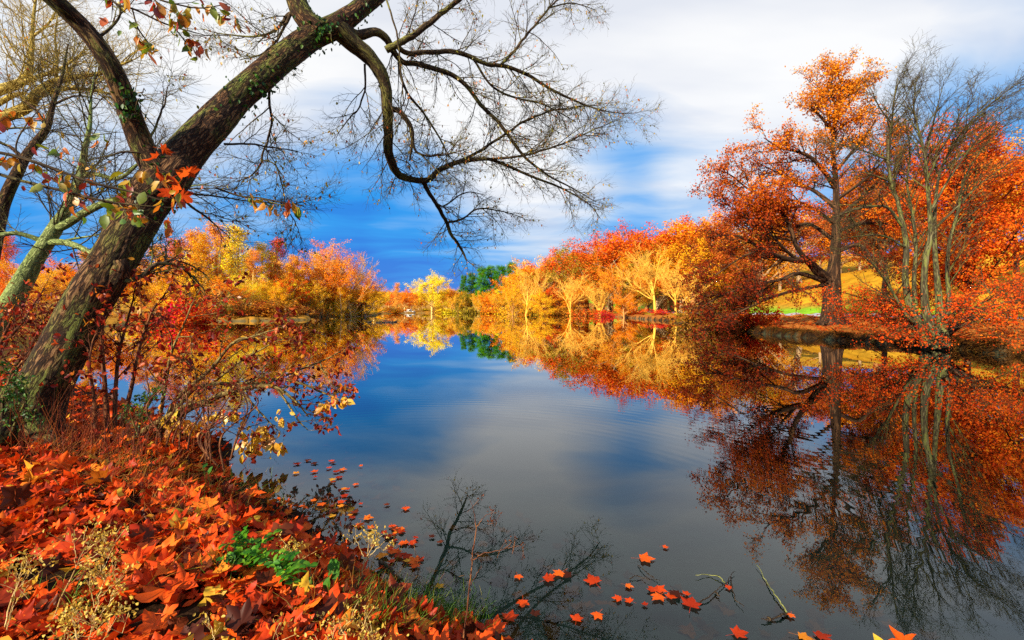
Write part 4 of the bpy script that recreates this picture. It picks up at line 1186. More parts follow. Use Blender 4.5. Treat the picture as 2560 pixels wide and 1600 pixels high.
    shoots('drooping spray of red leaves below the middle of the leaning tree against blue sky', [
        [(540, 470, 5.6, 5), (600, 490, 5.6, 4.6), (650, 495, 5.65, 4), (700, 505, 5.7, 3.5), (760, 515, 5.8, 2)],
        [(650, 495, 5.65, 4), (685, 508, 5.6, 3), (720, 515, 5.6, 2)]], 24, .13, 43)


grow_left_trees()


# ------------------------------------------------------------------ the right bank
def tint_leaves(name, P, count, size, cfun, rng, parent, jitter=.12, centre=None, spread=.35, tmpl=None, sway=0.0, trans=.35):
    """foliage whose leaf colour is given leaf by leaf (from cfun(position, random); on the oak it also carries painted shade)"""
    k = rng.integers(0, len(P), count); x = rng.random(count) * (P.shape[1] - 1)
    i = np.minimum(x.astype(int), P.shape[1] - 2); f = (x - i)[:, None]
    pos = P[k, i] * (1 - f) + P[k, i + 1] * f + rng.normal(size=(count, 3)) * jitter
    c = pos.mean(0) if centre is None else centre
    nd = nrm(nrm(pos - c) * .5 + rng.normal(size=pos.shape) * .6 + (0, -.15, .35))
    yd = nrm(rng.normal(size=pos.shape) + np.array((0, 0, -sway)))
    me = stamp(tmpl or [leaf_quad()], pos, yd, nd, size * rng.uniform(.6, 1.3, count), name, [mat_tint(trans)], rng)
    # vertex tint: the stamping order follows template order, one template only
    nv = len(me.vertices) // count
    col = np.clip(cfun(pos, rng), 0, 1)
    a = me.attributes.new('tint', 'FLOAT_COLOR', 'POINT')
    a.data.foreach_set('color', np.repeat(np.concatenate([col, np.ones((count, 1))], 1), nv, 0).astype(np.float32).ravel())
    return part_of(parent, name, me)


_TINT = {}


def mat_tint(trans):
    if trans not in _TINT:
        m, t, out = material('tinted_foliage')
        c = t.new('ShaderNodeAttribute', attribute_name='tint').outputs['Color']
        leafy(t, out, c, trans, 0.0); _TINT[trans] = m
    return _TINT[trans]


def lerp_cols(stops, v):
    v = np.clip(v, 0, 1); p = [s[0] for s in stops]
    return np.stack([np.interp(v, p, [s[1][k] for s in stops]) for k in range(3)], -1)


def grow_oak():
    rng = np.random.default_rng(51)
    d0 = 32.0
    t = thing('oak_tree', 'huge orange and russet oak with a thick trunk standing on the right bank', 'oak tree', at(2081, 806, d0))
    L = [[(2083, 815, 32, 78), (2081, 802, 32, 58), (2080, 780, 32, 46), (2080, 745, 32, 40), (2079, 712, 32, 40), (2084, 678, 32, 29), (2088, 626, 32, 23), (2091, 547, 32, 17), (2089, 447, 32, 12), (2082, 373, 32, 9), (2086, 300, 32, 7), (2096, 240, 32, 6), (2106, 195, 32, 2)],
         [(2076, 716, 32, 34), (2062, 695, 32, 28), (2042, 676, 31.6, 22), (2017, 650, 31, 18), (1992, 652, 30.5, 14), (1948, 641, 30, 12), (1908, 624, 29.5, 10), (1868, 600, 29, 7), (1838, 589, 28.7, 5), (1790, 590, 28.4, 2)],
         [(2018, 652, 31, 13), (2004, 635, 30.8, 12), (1990, 612, 30.6, 11), (1978, 576, 30.4, 10), (1958, 535, 30.2, 9), (1918, 494, 30, 7), (1873, 474, 30, 5), (1830, 440, 30, 3), (1800, 425, 30, 1.5)],
         [(2058, 702, 31.8, 13), (1997, 684, 31, 10), (1948, 700, 30.4, 8), (1873, 716, 29.8, 6), (1799, 742, 29.2, 4), (1745, 775, 29, 1.5)],
         [(2060, 712, 31.8, 10), (1972, 730, 30.6, 8), (1908, 752, 30, 6), (1848, 780, 29.4, 4), (1790, 800, 29, 1.5)],
         [(2089, 470, 32, 13), (2057, 425, 31.6, 10), (2027, 394, 31.2, 9), (1992, 379, 31, 7), (1948, 368, 30.6, 5), (1910, 345, 30.4, 2)],
         [(2090, 520, 32, 12), (2040, 480, 32.4, 9), (1990, 455, 32.8, 7), (1940, 430, 33, 4), (1900, 410, 33, 2)],
         [(2091, 550, 32, 10), (2146, 500, 32.4, 8), (2190, 460, 32.8, 6), (2235, 430, 33, 3)],
         [(2088, 430, 32, 9), (2130, 380, 32.3, 7), (2165, 340, 32.6, 5), (2190, 300, 33, 2)],
         [(2090, 630, 32, 12), (2146, 612, 31.5, 9), (2180, 646, 31, 6), (2220, 680, 30.6, 2)],
         [(2084, 330, 32, 8), (2050, 290, 31.6, 6), (2025, 265, 31.4, 3)], [(2092, 270, 32, 6), (2125, 235, 32, 4), (2150, 200, 32, 2)],
         [(2084, 350, 32, 6), (2060, 250, 32.4, 5), (2040, 210, 32.6, 2)],
         [(2088, 560, 32, 9), (2030, 520, 31, 7), (1970, 500, 30.2, 5), (1900, 520, 29.6, 2)], [(2090, 500, 32, 9), (2160, 450, 31, 7), (2210, 400, 30.4, 4), (2240, 360, 30, 2)],
         [(2090, 540, 32, 9), (2150, 520, 31, 7), (2220, 520, 30.2, 5), (2280, 540, 29.8, 2)], [(1985, 600, 30.6, 7), (1930, 590, 30.2, 5), (1860, 540, 29.8, 4), (1800, 500, 29.4, 2)],
         [(2085, 600, 32, 10), (2020, 560, 33.5, 8), (1960, 580, 34.5, 6), (1900, 560, 35, 3)], [(2090, 580, 32, 10), (2150, 560, 34, 8), (2210, 560, 35, 4)],
         [(1992, 652, 30.5, 8), (1950, 610, 29.5, 6), (1900, 560, 29, 4), (1850, 530, 28.6, 2)], [(1908, 624, 29.5, 6), (1860, 640, 28.8, 4), (1800, 680, 28.4, 3), (1750, 720, 28, 1.5)]]
    tb, par = Tubes(), []
    for i, pts in enumerate(L):
        P, R = limb(pts, 60); tb.add(P, R, 20 if i == 0 else 9, True)
        par.append(((P[30:], R[30:]) if i == 0 else (P, R), np.linalg.norm(P[-1] - P[0]) / 5))
    # root flare
    for a in (-2.6, -1.5, -.6, .5, 1.6, 2.8):
        P = np.array([(0, 0, .9), (.30 * math.cos(a), .30 * math.sin(a), .5), (.62 * math.cos(a), .62 * math.sin(a), .16), (1.05 * math.cos(a), 1.05 * math.sin(a), -.12)]) + np.array(t.location) + (0.03, 0, 0)
        q = catmull(np.c_[P, [.42, .3, .19, .08]], 10); tb.add(q[:, :3], q[:, 3], 8)
    part_of(t, 'trunk', tb.mesh('trunk', M_OAKBARK))
    tw = Tubes()
    P1, P2, P3 = sprays(tw, par, rng, 9, 2.6, 8, 1.0, 5, .45, (0, 0, .015), .035, .016, .010, t0=.25, flat=.55)
    part_of(t, 'twigs', tw.mesh('twigs', M_OAKBARK))
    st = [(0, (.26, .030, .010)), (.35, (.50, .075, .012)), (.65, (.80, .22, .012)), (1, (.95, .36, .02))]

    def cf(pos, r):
        v = (pos[:, 2] - 3.5) / 14 + .16 * r.normal(size=len(pos)) + .22 * vnoise(pos[:, 0], pos[:, 1] + pos[:, 2], .55, 2)  # lower leaves redder and darker: shade on the lower crown put into leaf colour
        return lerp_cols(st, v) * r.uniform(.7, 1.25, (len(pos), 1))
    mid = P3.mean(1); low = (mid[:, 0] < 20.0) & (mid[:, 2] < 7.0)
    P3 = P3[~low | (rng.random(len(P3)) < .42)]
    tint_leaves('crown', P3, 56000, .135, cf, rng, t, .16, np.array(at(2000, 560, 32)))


def grow_right_trees():
    rng = np.random.default_rng(61)
    # many stemmed grey tree at the water
    t = thing('bare_tree', 'bare grey green tree of several mossy stems rising from the right bank edge', 'tree', at(2335, 852, 18.5))
    L = [[(2320, 862, 18.6, 40), (2298, 815, 18.6, 32), (2275, 765, 18.6, 28), (2263, 695, 18.6, 25), (2266, 616, 18.7, 22), (2257, 562, 18.7, 19), (2245, 507, 18.8, 16), (2228, 455, 18.8, 14), (2220, 388, 18.9, 12), (2228, 324, 19, 9), (2235, 249, 19, 6), (2243, 195, 19, 2)],
         [(2350, 866, 18.4, 54), (2338, 835, 18.4, 42), (2318, 795, 18.4, 34), (2310, 720, 18.4, 27), (2314, 650, 18.4, 23), (2326, 590, 18.4, 20), (2324, 527, 18.4, 17), (2317, 447, 18.4, 14), (2312, 388, 18.4, 12), (2300, 338, 18.4, 9), (2285, 274, 18.4, 6), (2290, 205, 18.4, 2)],
         [(2362, 862, 18.6, 36), (2352, 800, 18.7, 28), (2345, 720, 18.8, 23), (2338, 640, 18.9, 19), (2336, 560, 19, 16), (2340, 490, 19, 13), (2352, 425, 19, 10), (2385, 360, 19, 8), (2430, 300, 19, 6), (2495, 245, 19, 4), (2560, 198, 19, 1.5)],
         [(2355, 850, 18.7, 24), (2372, 760, 18.9, 17), (2368, 680, 19, 14), (2375, 600, 19.1, 12), (2395, 530, 19.2, 10), (2410, 450, 19.3, 7), (2450, 380, 19.4, 4), (2500, 320, 19.5, 2)],
         [(2290, 800, 18.7, 18), (2285, 700, 18.9, 15), (2290, 620, 19, 13), (2282, 540, 19.1, 11), (2268, 460, 19.2, 8), (2275, 380, 19.3, 5), (2262, 300, 19.4, 2)],
         [(2302, 820, 18.5, 18), (2265, 786, 18.3, 14), (2240, 745, 18, 11), (2212, 700, 17.8, 8), (2170, 650, 17.6, 5), (2110, 620, 17.5, 2)],
         [(2258, 570, 18.7, 12), (2220, 520, 18.4, 10), (2176, 517, 18.1, 8), (2126, 527, 17.8, 5), (2070, 550, 17.5, 2)],
         [(2222, 400, 18.9, 8), (2176, 383, 18.7, 6), (2126, 368, 18.5, 4), (2070, 350, 18.3, 2)],
         [(2324, 530, 18.4, 10), (2365, 460, 18.3, 8), (2405, 400, 18.2, 6), (2450, 340, 18.1, 4), (2500, 300, 18, 2)],
         [(2318, 450, 18.4, 9), (2355, 370, 18.3, 7), (2395, 310, 18.2, 5), (2440, 240, 18.1, 2)],
         [(2312, 400, 18.4, 8), (2330, 320, 18.3, 6), (2345, 260, 18.2, 4), (2360, 205, 18.1, 2)],
         [(2338, 570, 19, 10), (2390, 520, 19.2, 8), (2450, 460, 19.4, 6), (2520, 410, 19.6, 3), (2580, 380, 19.8, 1.5)],
         [(2350, 430, 19, 8), (2400, 390, 19.2, 6), (2470, 340, 19.4, 4), (2560, 290, 19.6, 2)],
         [(2228, 455, 18.8, 8), (2190, 440, 18.5, 6), (2150, 430, 18.3, 4), (2100, 435, 18, 2)],
         [(2230, 310, 19, 7), (2200, 270, 18.8, 5), (2180, 230, 18.7, 2)], [(2232, 290, 19, 6), (2262, 250, 19.1, 4), (2280, 215, 19.2, 2)],
         [(2266, 620, 18.7, 10), (2210, 590, 18.3, 8), (2150, 590, 18, 5), (2090, 600, 17.8, 2)]]
    tb, par = Tubes(), []
    for i, pts in enumerate(L):
        P, R = limb(pts, 60); R = R * np.interp(np.linspace(0, 1, 60), [0, .25, 1], [.72, .55, .55] if i < 3 else [.6, .6, .6]); tb.add(P, R, 14 if i < 3 else 8, True)
        par.append(((P[26:], R[26:]) if i < 3 else (P, R), np.linalg.norm(P[-1] - P[0]) / 3.2))
    part_of(t, 'trunk', tb.mesh('trunk', M_GREYBARK))
    tw = Tubes(); P1, P2, P3 = sprays(tw, par, rng, 9, 1.9, 8, .75, 5, .3, (.012, 0, .03), .016, .009, .006, t0=.2, ang=(15, 45), wob=.06)
    part_of(t, 'twigs', tw.mesh('twigs', M_TWIG))
    # low scarlet tree with spreading drooping limbs
    t = thing('scarlet_tree', 'low scarlet leaved tree spreading drooping limbs around the bare grey stems', 'tree', at(2340, 846, 19.5))
    L = []
    for a, l, e in ((-2.9, 2.8, .6), (-2.5, 2.6, .1), (2.6, 2.8, .7), (-.3, 5.2, .55), (.1, 4.8, .75), (-.9, 4.0, .35), (-1.5, 3.2, .3), (-2.0, 3.6, .4), (.6, 4.2, .6), (3.1, 3.8, .8), (1.5, 3.5, .8), (-.6, 4.8, .25), (-.1, 5.6, .3), (.35, 6, .45)):
        b = np.array(at(2340 + 20 * math.cos(a), 846, 19.5)) - (0, 0, .2); n = 30; P = [b]; d = np.array((math.cos(a) * .45, math.sin(a) * .45, 1.0))
        for i in range(n - 1):
            d = nrm(d + np.array((math.cos(a), math.sin(a), e * .5)) * .085 + np.array((0, 0, -.030)) + rng.normal(size=3) * .03); P.append(P[-1] + d * (l * 1.25 / n))
        L.append((np.array(P), np.linspace(.07, .012, n)))
    tb, par = Tubes(), []
    for P, R in L: tb.add(P, R, 7, True); par.append(((P[6:], R[6:]), 1.2))
    part_of(t, 'trunk', tb.mesh('trunk', M_OAKBARK))
    tw = Tubes(); P1, P2, P3 = sprays(tw, par, rng, 9, 1.7, 7, .75, 4, .35, (0, 0, -.01), .014, .008, .006, flat=.6)
    part_of(t, 'twigs', tw.mesh('twigs', M_TWIG))
    st = [(0, (.42, .03, .008)), (.4, (.72, .07, .010)), (.8, (.88, .16, .014)), (1, (.9, .30, .02))]
    cf = lambda pos, r: lerp_cols(st, r.random(len(pos)) * .75 + .25 * vnoise(pos[:, 0], pos[:, 2], .9, 1) + .1)
    tint_leaves('crown', P3, 17000, .08, cf, rng, t, .12, sway=.6)

    def leafy_tree(name, label, px, py, d, top, rad, st, n, seed, size, lean=0, t0=.22, nb=20):
        rng = np.random.default_rng(seed)
        t = thing(name, label, 'tree', at(px, py, d)); b = np.array(t.location)
        hh = CZ + (HY - top) / F * d - b[2]
        P0, R0 = extend([b - (0, 0, .3)], [(lean, 0, 1)], hh * .8, hh * .017, 12, .04, .08, .3, rng)
        tb = Tubes(); tb.add(P0, R0, 12)
        s, dd, r, tt = children(P0, R0, nb, t0, 1, (25, 80), rng)
        P1, R1 = extend(s, dd, rad * (1.15 - .55 * tt) * rng.uniform(.8, 1.15, len(tt)), r * .5, 9, .09, .07, .25, rng); tb.add(P1, R1, 6)
        part_of(t, 'trunk', tb.mesh('trunk', M_OAKBARK))
        tw = Tubes(); par = [((P1[i], R1[i]), 1.0) for i in range(len(P1))]
        A, B, C = sprays(tw, par, rng, 9, rad * .38, 6, rad * .16, 4, rad * .08, (0, 0, .02), .03, .015, .009, flat=.3)
        part_of(t, 'twigs', tw.mesh('twigs', M_OAKBARK))
        cf = lambda pos, r: lerp_cols(st, .5 + .25 * r.normal(size=len(pos)) + .35 * vnoise(pos[:, 0], pos[:, 2] + pos[:, 1], .7, seed)) * r.uniform(.75, 1.2, (len(pos), 1))
        tint_leaves('crown', C, int(n * 1.3), size * .83, cf, rng, t, .16, np.array(b) + (0, 0, hh * .5))
    leafy_tree('maple_tree', 'broad red orange maple filling the right edge behind the bare grey stems', 2420, 812, 27, 372, 5.6,
               [(0, (.55, .05, .01)), (.5, (.85, .14, .012)), (1, (.95, .34, .02))], 36000, 71, .16, t0=.12, nb=26)
    leafy_tree('maple_tree', 'golden orange maple with a dark trunk highest at the right edge', 2545, 795, 42, 345, 6.5,
               [(0, (.80, .20, .01)), (.5, (.95, .40, .02)), (1, (.95, .55, .03))], 16000, 72, .22, t0=.4)
    leafy_tree('maple_tree', 'russet orange maple on the slope between the oak and the bare grey stems', 2215, 800, 46, 400, 6.5,
               [(0, (.30, .05, .01)), (.5, (.62, .14, .012)), (1, (.85, .30, .02))], 18000, 73, .22, t0=.35)
    # shore bushes under the oak
    for i, (px, top, d, c, lab, w) in enumerate(((1800, 735, 36, (.26, .12, .015), 'dark olive bush at the water under the drooping oak limbs', .8),
                                                 (1850, 752, 34, (.36, .08, .012), 'russet bush at the water left of the oak trunk', .75),
                                                 (1886, 748, 33, (.66, .08, .01), 'small red bush left of the oak trunk on the bank', .7),
                                                 (1760, 752, 38, (.30, .10, .012), 'low brown bush at the tip of the drooping oak limbs', .8))):
        plant('bush', i % 3, px, top, d, c, lab, 'bushes along the shore', (.4, .25, .15), w)


grow_oak()
grow_right_trees()


def right_bank_litter():
    rng = np.random.default_rng(81)
    n = 60000
    y = rng.uniform(11, 62, n); x = rng.uniform(14, 39, n)
    sd = lake_sd(x, y)
    dn = np.clip(.75 + .6 * vnoise(x, y, .8, 3), .1, 1)
    k = (sd > .15) & (rng.random(n) < dn) & (rng.random(n) < 16 / (y + 2))
    x, y = x[k], y[k]; n = len(x)
    pos = np.stack([x, y, height(x, y) + .03], -1)
    nd = rng.normal(size=(n, 3)) * .35 + (0, 0, 1)
    me = stamp([leaf_quad()], pos, rng.normal(size=(n, 3)) * (1, 1, .1), nd, rng.uniform(.10, .2, n) * np.clip(y / 28, .8, 1.6), 'leaf_litter', [M_REDFOL], rng)
    tag(obj('leaf_litter', me), 'scattered red and orange fallen leaves on the right bank', 'fallen leaves', kind='stuff')
    # tufts and roots hanging over the cut edge of the bank
    V = LAKE[28:36]
    pts = np.concatenate([np.linspace(V[i], V[i + 1], 130, endpoint=False) for i in range(len(V) - 1)])
    pts = np.repeat(pts, 5, 0) + rng.normal(size=(len(pts) * 5, 2)) * .16 + (.16, 0)
    b = np.c_[pts, height(pts[:, 0], pts[:, 1])]
    d = rng.normal(size=b.shape) * .5 + np.array((-.55, -.3, .25))
    P, R = extend(b, d, rng.uniform(.15, .5, len(b)), .012, 5, .15, -.22, .3, rng)
    tb = Tubes(); tb.add(P, R, 3)
    m = mat_leaves('dark_bank_grass', [(0, (.03, .015, .006)), (.6, (.10, .045, .012)), (.9, (.25, .10, .02)), (1, (.18, .16, .02))], .2, 0)
    tag(obj('bank_grass', tb.mesh('bank_grass', m)), 'dark dry grass hanging over the edge of the right bank', 'grass', kind='stuff')


right_bank_litter()


# ------------------------------------------------------------------ the near bank: shrubs
def shrub(name, label, cat, stems, seed, leaf_n, leaf_size, leaf_mat, bark=None, n=(7, .55, 5, .25, 3, .1), up=(0, 0, .01), tmpl=None, clusters=None, r=(.005, .003, .0018), wob=.12, droop=.6, spread=.02):
    rng = np.random.default_rng(seed)
    t = thing(name, label, cat, at(*stems[0][0][:3]))
    tb, par = Tubes(), []
    for pts in stems:
        P, R = limb(pts, 34)
        w = np.stack([vnoise(P[:, 2] * 4 + seed, P[:, 0] * 3 + i, 2.0, i * 2.1) for i in range(3)], -1)
        P = P + w * .02 * np.linspace(0, 1, len(P))[:, None]
        tb.add(P, R, 7, True); par.append(((P[6:], R[6:]), np.linalg.norm(P[-1] - P[0]) / 1.0))
    part_of(t, 'stems', tb.mesh('stems', bark or M_TWIG))
    tw = Tubes()
    P1, P2, P3 = sprays(tw, par, rng, *n, up, *r, t0=.1, wob=wob)
    part_of(t, 'twigs', tw.mesh('twigs', bark or M_TWIG))
    if leaf_n:
        pool = np.concatenate([P2[:, [2, 4, 5]], P3[:, [0, 2, 3]]])
        o = hang_leaves('leaves', pool, leaf_n, leaf_size, [leaf_mat], rng, tmpl or [leaf_oval(.12, .25), leaf_oval(.2, .5), leaf_oval(.06, -.1)], droop, t, spread); o.location = -t.location
    if clusters:
        pos, yd, nd = [], [], []
        for px, py, d, k, sp in clusters:
            c = at(px, py, d)
            for _ in range(k):
                v = nrm(np.array((rng.normal() * .7, rng.normal() * .4 - .2, -abs(rng.normal()) - .35)))
                pos.append(c + rng.normal(size=3) * sp); yd.append(v); nd.append((rng.normal() * .4 - .2, -1, .5 + rng.normal() * .3))
        me = stamp([leaf_oval(.06, .12), leaf_oval(.1, .3)], pos, yd, nd, rng.uniform(.06, .125, len(pos)), 'yellow_leaves', [M_BUTTER], rng)
        part_of(t, 'yellow_leaves', me)
    return t


M_STEMRED = mat_bark('red_brown_stems', [(0.1, (.03, .010, .006)), (.5, (.14, .045, .02)), (.9, (.30, .12, .04))], None, 0, 30, .4)
M_STEMOLV = mat_bark('olive_stems', [(0.1, (.04, .025, .008)), (.5, (.20, .13, .04)), (.9, (.38, .30, .09))], None, 0, 30, .4)
M_STRAW = mat_bark('straw_stems', [(0.1, (.30, .16, .05)), (.5, (.60, .40, .14)), (.9, (.80, .62, .28))], None, 0, 40, .3)


def near_shrubs():
    B = (400, 1085, 5.1)
    shrub('red_shrub', 'arching shrub with dark red leaves reaching far out over the water', 'shrub', [
        [(*B, 22), (460, 1030, 5.1, 18), (520, 1002, 5.1, 16), (600, 972, 5.1, 13), (680, 966, 5.1, 10), (735, 1000, 5.1, 6), (770, 1040, 5.1, 3)],
        [(395, 1088, 5.1, 16), (470, 985, 5.2, 12), (520, 962, 5.25, 10), (590, 960, 5.3, 9), (650, 955, 5.35, 8), (720, 935, 5.4, 6), (800, 905, 5.5, 4), (850, 880, 5.5, 2)],
        [(405, 1085, 5.05, 14), (440, 1000, 4.95, 11), (520, 930, 4.9, 9), (580, 860, 4.9, 7), (640, 840, 4.9, 5), (700, 820, 4.9, 2)],
        [(400, 1085, 5.1, 10), (480, 1000, 5.3, 8), (600, 905, 5.5, 6), (660, 870, 5.6, 4), (720, 845, 5.6, 2)],
        [(720, 950, 5.3, 7), (770, 965, 5.3, 6), (815, 985, 5.3, 5), (850, 1000, 5.3, 3)],
        [(690, 968, 5.1, 7), (720, 1010, 5.05, 5), (745, 1050, 5, 4), (770, 1075, 5, 2)],
        [(395, 1088, 5.0, 10), (410, 980, 4.9, 8), (430, 880, 4.85, 6), (470, 790, 4.8, 4), (500, 720, 4.8, 2)],
        [(600, 972, 5.1, 7), (640, 1020, 5, 5), (680, 1060, 4.95, 3), (700, 1080, 4.9, 2)],
        [(800, 905, 5.5, 4), (815, 940, 5.45, 3), (840, 975, 5.4, 2)]], 91, 1150, .060, M_DARKRED, M_STEMOLV, n=(6, .5, 4, .25, 2, .1),
        clusters=[(655, 1085, 4.9, 34, .07), (620, 1110, 4.9, 14, .05), (690, 1105, 4.9, 16, .05), (810, 1010, 5.2, 13, .035), (838, 1000, 5.2, 6, .02), (862, 1000, 5.25, 8, .02), (590, 1038, 5.0, 12, .04), (700, 1040, 5, 8, .04)])
    shrub('yellow_leaved_shoot', 'low shoot with pale yellow leaves over the water below the arching shrub', 'shrub', [
        [(330, 1100, 4.9, 16), (370, 1070, 4.8, 14), (430, 1035, 4.75, 12), (480, 1010, 4.75, 8), (540, 1015, 4.75, 4)], [(430, 1035, 4.75, 7), (450, 1050, 4.7, 5), (470, 1065, 4.7, 2)]], 92, 0, .07, M_BUTTER, M_STEMOLV,
        n=(5, .3, 3, .14, 2, .06), clusters=[(425, 1055, 4.7, 14, .05), (470, 1050, 4.7, 12, .05), (510, 1050, 4.7, 10, .05), (540, 1035, 4.75, 8, .05)])
    shrub('tangled_shrub', 'tall tangled dark red shrub at the right foot of the leaning tree', 'shrub', [
        [(270, 1085, 4.9, 14), (262, 960, 4.9, 10), (255, 850, 4.9, 7), (262, 760, 4.9, 4), (280, 690, 4.9, 2)],
        [(300, 1085, 5, 12), (330, 960, 5, 9), (352, 860, 5, 7), (385, 770, 5, 5), (440, 700, 5, 2)],
        [(285, 1090, 4.95, 12), (290, 960, 5.1, 9), (300, 870, 5.2, 7), (330, 760, 5.3, 4), (345, 690, 5.3, 2)],
        [(240, 1090, 4.8, 10), (235, 1000, 4.75, 8), (225, 900, 4.7, 5), (240, 820, 4.7, 2)],
        [(310, 1090, 4.9, 10), (360, 1030, 4.8, 8), (400, 960, 4.8, 6), (430, 900, 4.8, 3)]], 93, 700, .055, M_DARKRED, M_STEMRED, n=(8, .42, 5, .2, 2, .1))
    shrub('tangled_shrub', 'dark brown thicket filling the left edge behind the foot of the leaning tree', 'shrub', [
        [(-40, 1080, 6.2, 16), (-20, 960, 6.2, 10), (0, 860, 6.2, 7), (40, 780, 6.2, 3)], [(20, 1080, 6.3, 14), (60, 940, 6.4, 10), (85, 850, 6.5, 7), (130, 760, 6.6, 3)],
        [(-60, 1060, 6, 14), (-10, 900, 6, 9), (60, 800, 6, 6), (110, 720, 6, 2)], [(10, 1090, 6.4, 12), (30, 930, 6.6, 8), (120, 830, 6.8, 6), (180, 730, 6.9, 2)],
        [(-30, 1090, 5.8, 12), (10, 1000, 5.7, 9), (40, 930, 5.6, 6), (80, 880, 5.6, 2)]], 94, 1000, .055, M_DARKRED, M_STEMRED, n=(9, .6, 5, .28, 3, .12))
    shrub('green_leaved_shrub', 'small green leaved shrub against the left side of the trunk foot', 'shrub', [
        [(10, 1105, 4.3, 8), (5, 1040, 4.3, 6), (15, 980, 4.3, 4), (30, 940, 4.3, 2)], [(20, 1105, 4.3, 8), (40, 1050, 4.25, 5), (60, 1010, 4.2, 2)]], 95, 420, .03, M_IVY, M_TWIG, n=(12, .25, 6, .12, 3, .05))
    shrub('green_leaved_shrub', 'small green leaved shrub by the water right of the tangled shrub', 'shrub', [
        [(345, 1100, 4.7, 7), (350, 1050, 4.7, 5), (365, 1010, 4.7, 3), (385, 985, 4.7, 2)], [(350, 1100, 4.7, 6), (335, 1060, 4.7, 4), (325, 1030, 4.7, 2)]], 96, 300, .028, M_IVY, M_TWIG, n=(12, .22, 6, .1, 3, .05))
    # thin wiry growth standing in the shallow water
    st = []
    rng = np.random.default_rng(97)
    for i in range(15):
        x = rng.uniform(380, 600); st.append([(x, 1160 + rng.uniform(-30, 20), 4.45, 5), (x + rng.normal() * 14, 1090, 4.5, 4.2), (x + 20 + rng.normal() * 30, 1010, 4.55, 3.2), (x + 40 + rng.normal() * 50, 930 + rng.uniform(-30, 50), 4.6, 1.5)])
    shrub('wiry_shrub', 'leafless wiry reddish stems standing in the shallows under the arching shrub', 'shrub', st, 98, 260, .035, M_DARKRED, M_STEMRED, n=(8, .28, 4, .13, 2, .06), r=(.0028, .0018, .0012))


near_shrubs()


# ------------------------------------------------------------------ the near bank: fallen leaves, weeds, grass
LEAF_STOPS = [(0, (.06, .012, .006)), (.12, (.14, .030, .010)), (.28, (.40, .026, .006)), (.55, (.74, .068, .007)), (.88, (.86, .125, .011)), (.96, (.82, .26, .018)), (1, (.60, .38, .03))]
M_FALLEN = mat_leaves('fallen_maple_leaves', LEAF_STOPS, .22, .012)
M_SUNK = mat_leaves('sunken_leaves', [(0, (.05, .03, .015)), (.6, (.16, .075, .02)), (1, (.40, .13, .02))], .1, 0)
M_FALLEN1 = mat_leaves('fallen_maple_leaf', LEAF_STOPS, .22, .012, True)


def euler_of(y, n):
    y = nrm(np.asarray(y, float)); n = np.asarray(n, float); n = nrm(n - y * np.dot(n, y)); x = np.cross(y, n)
    from mathutils import Matrix
    return Matrix(((x[0], y[0], n[0]), (x[1], y[1], n[1]), (x[2], y[2], n[2]))).to_euler()


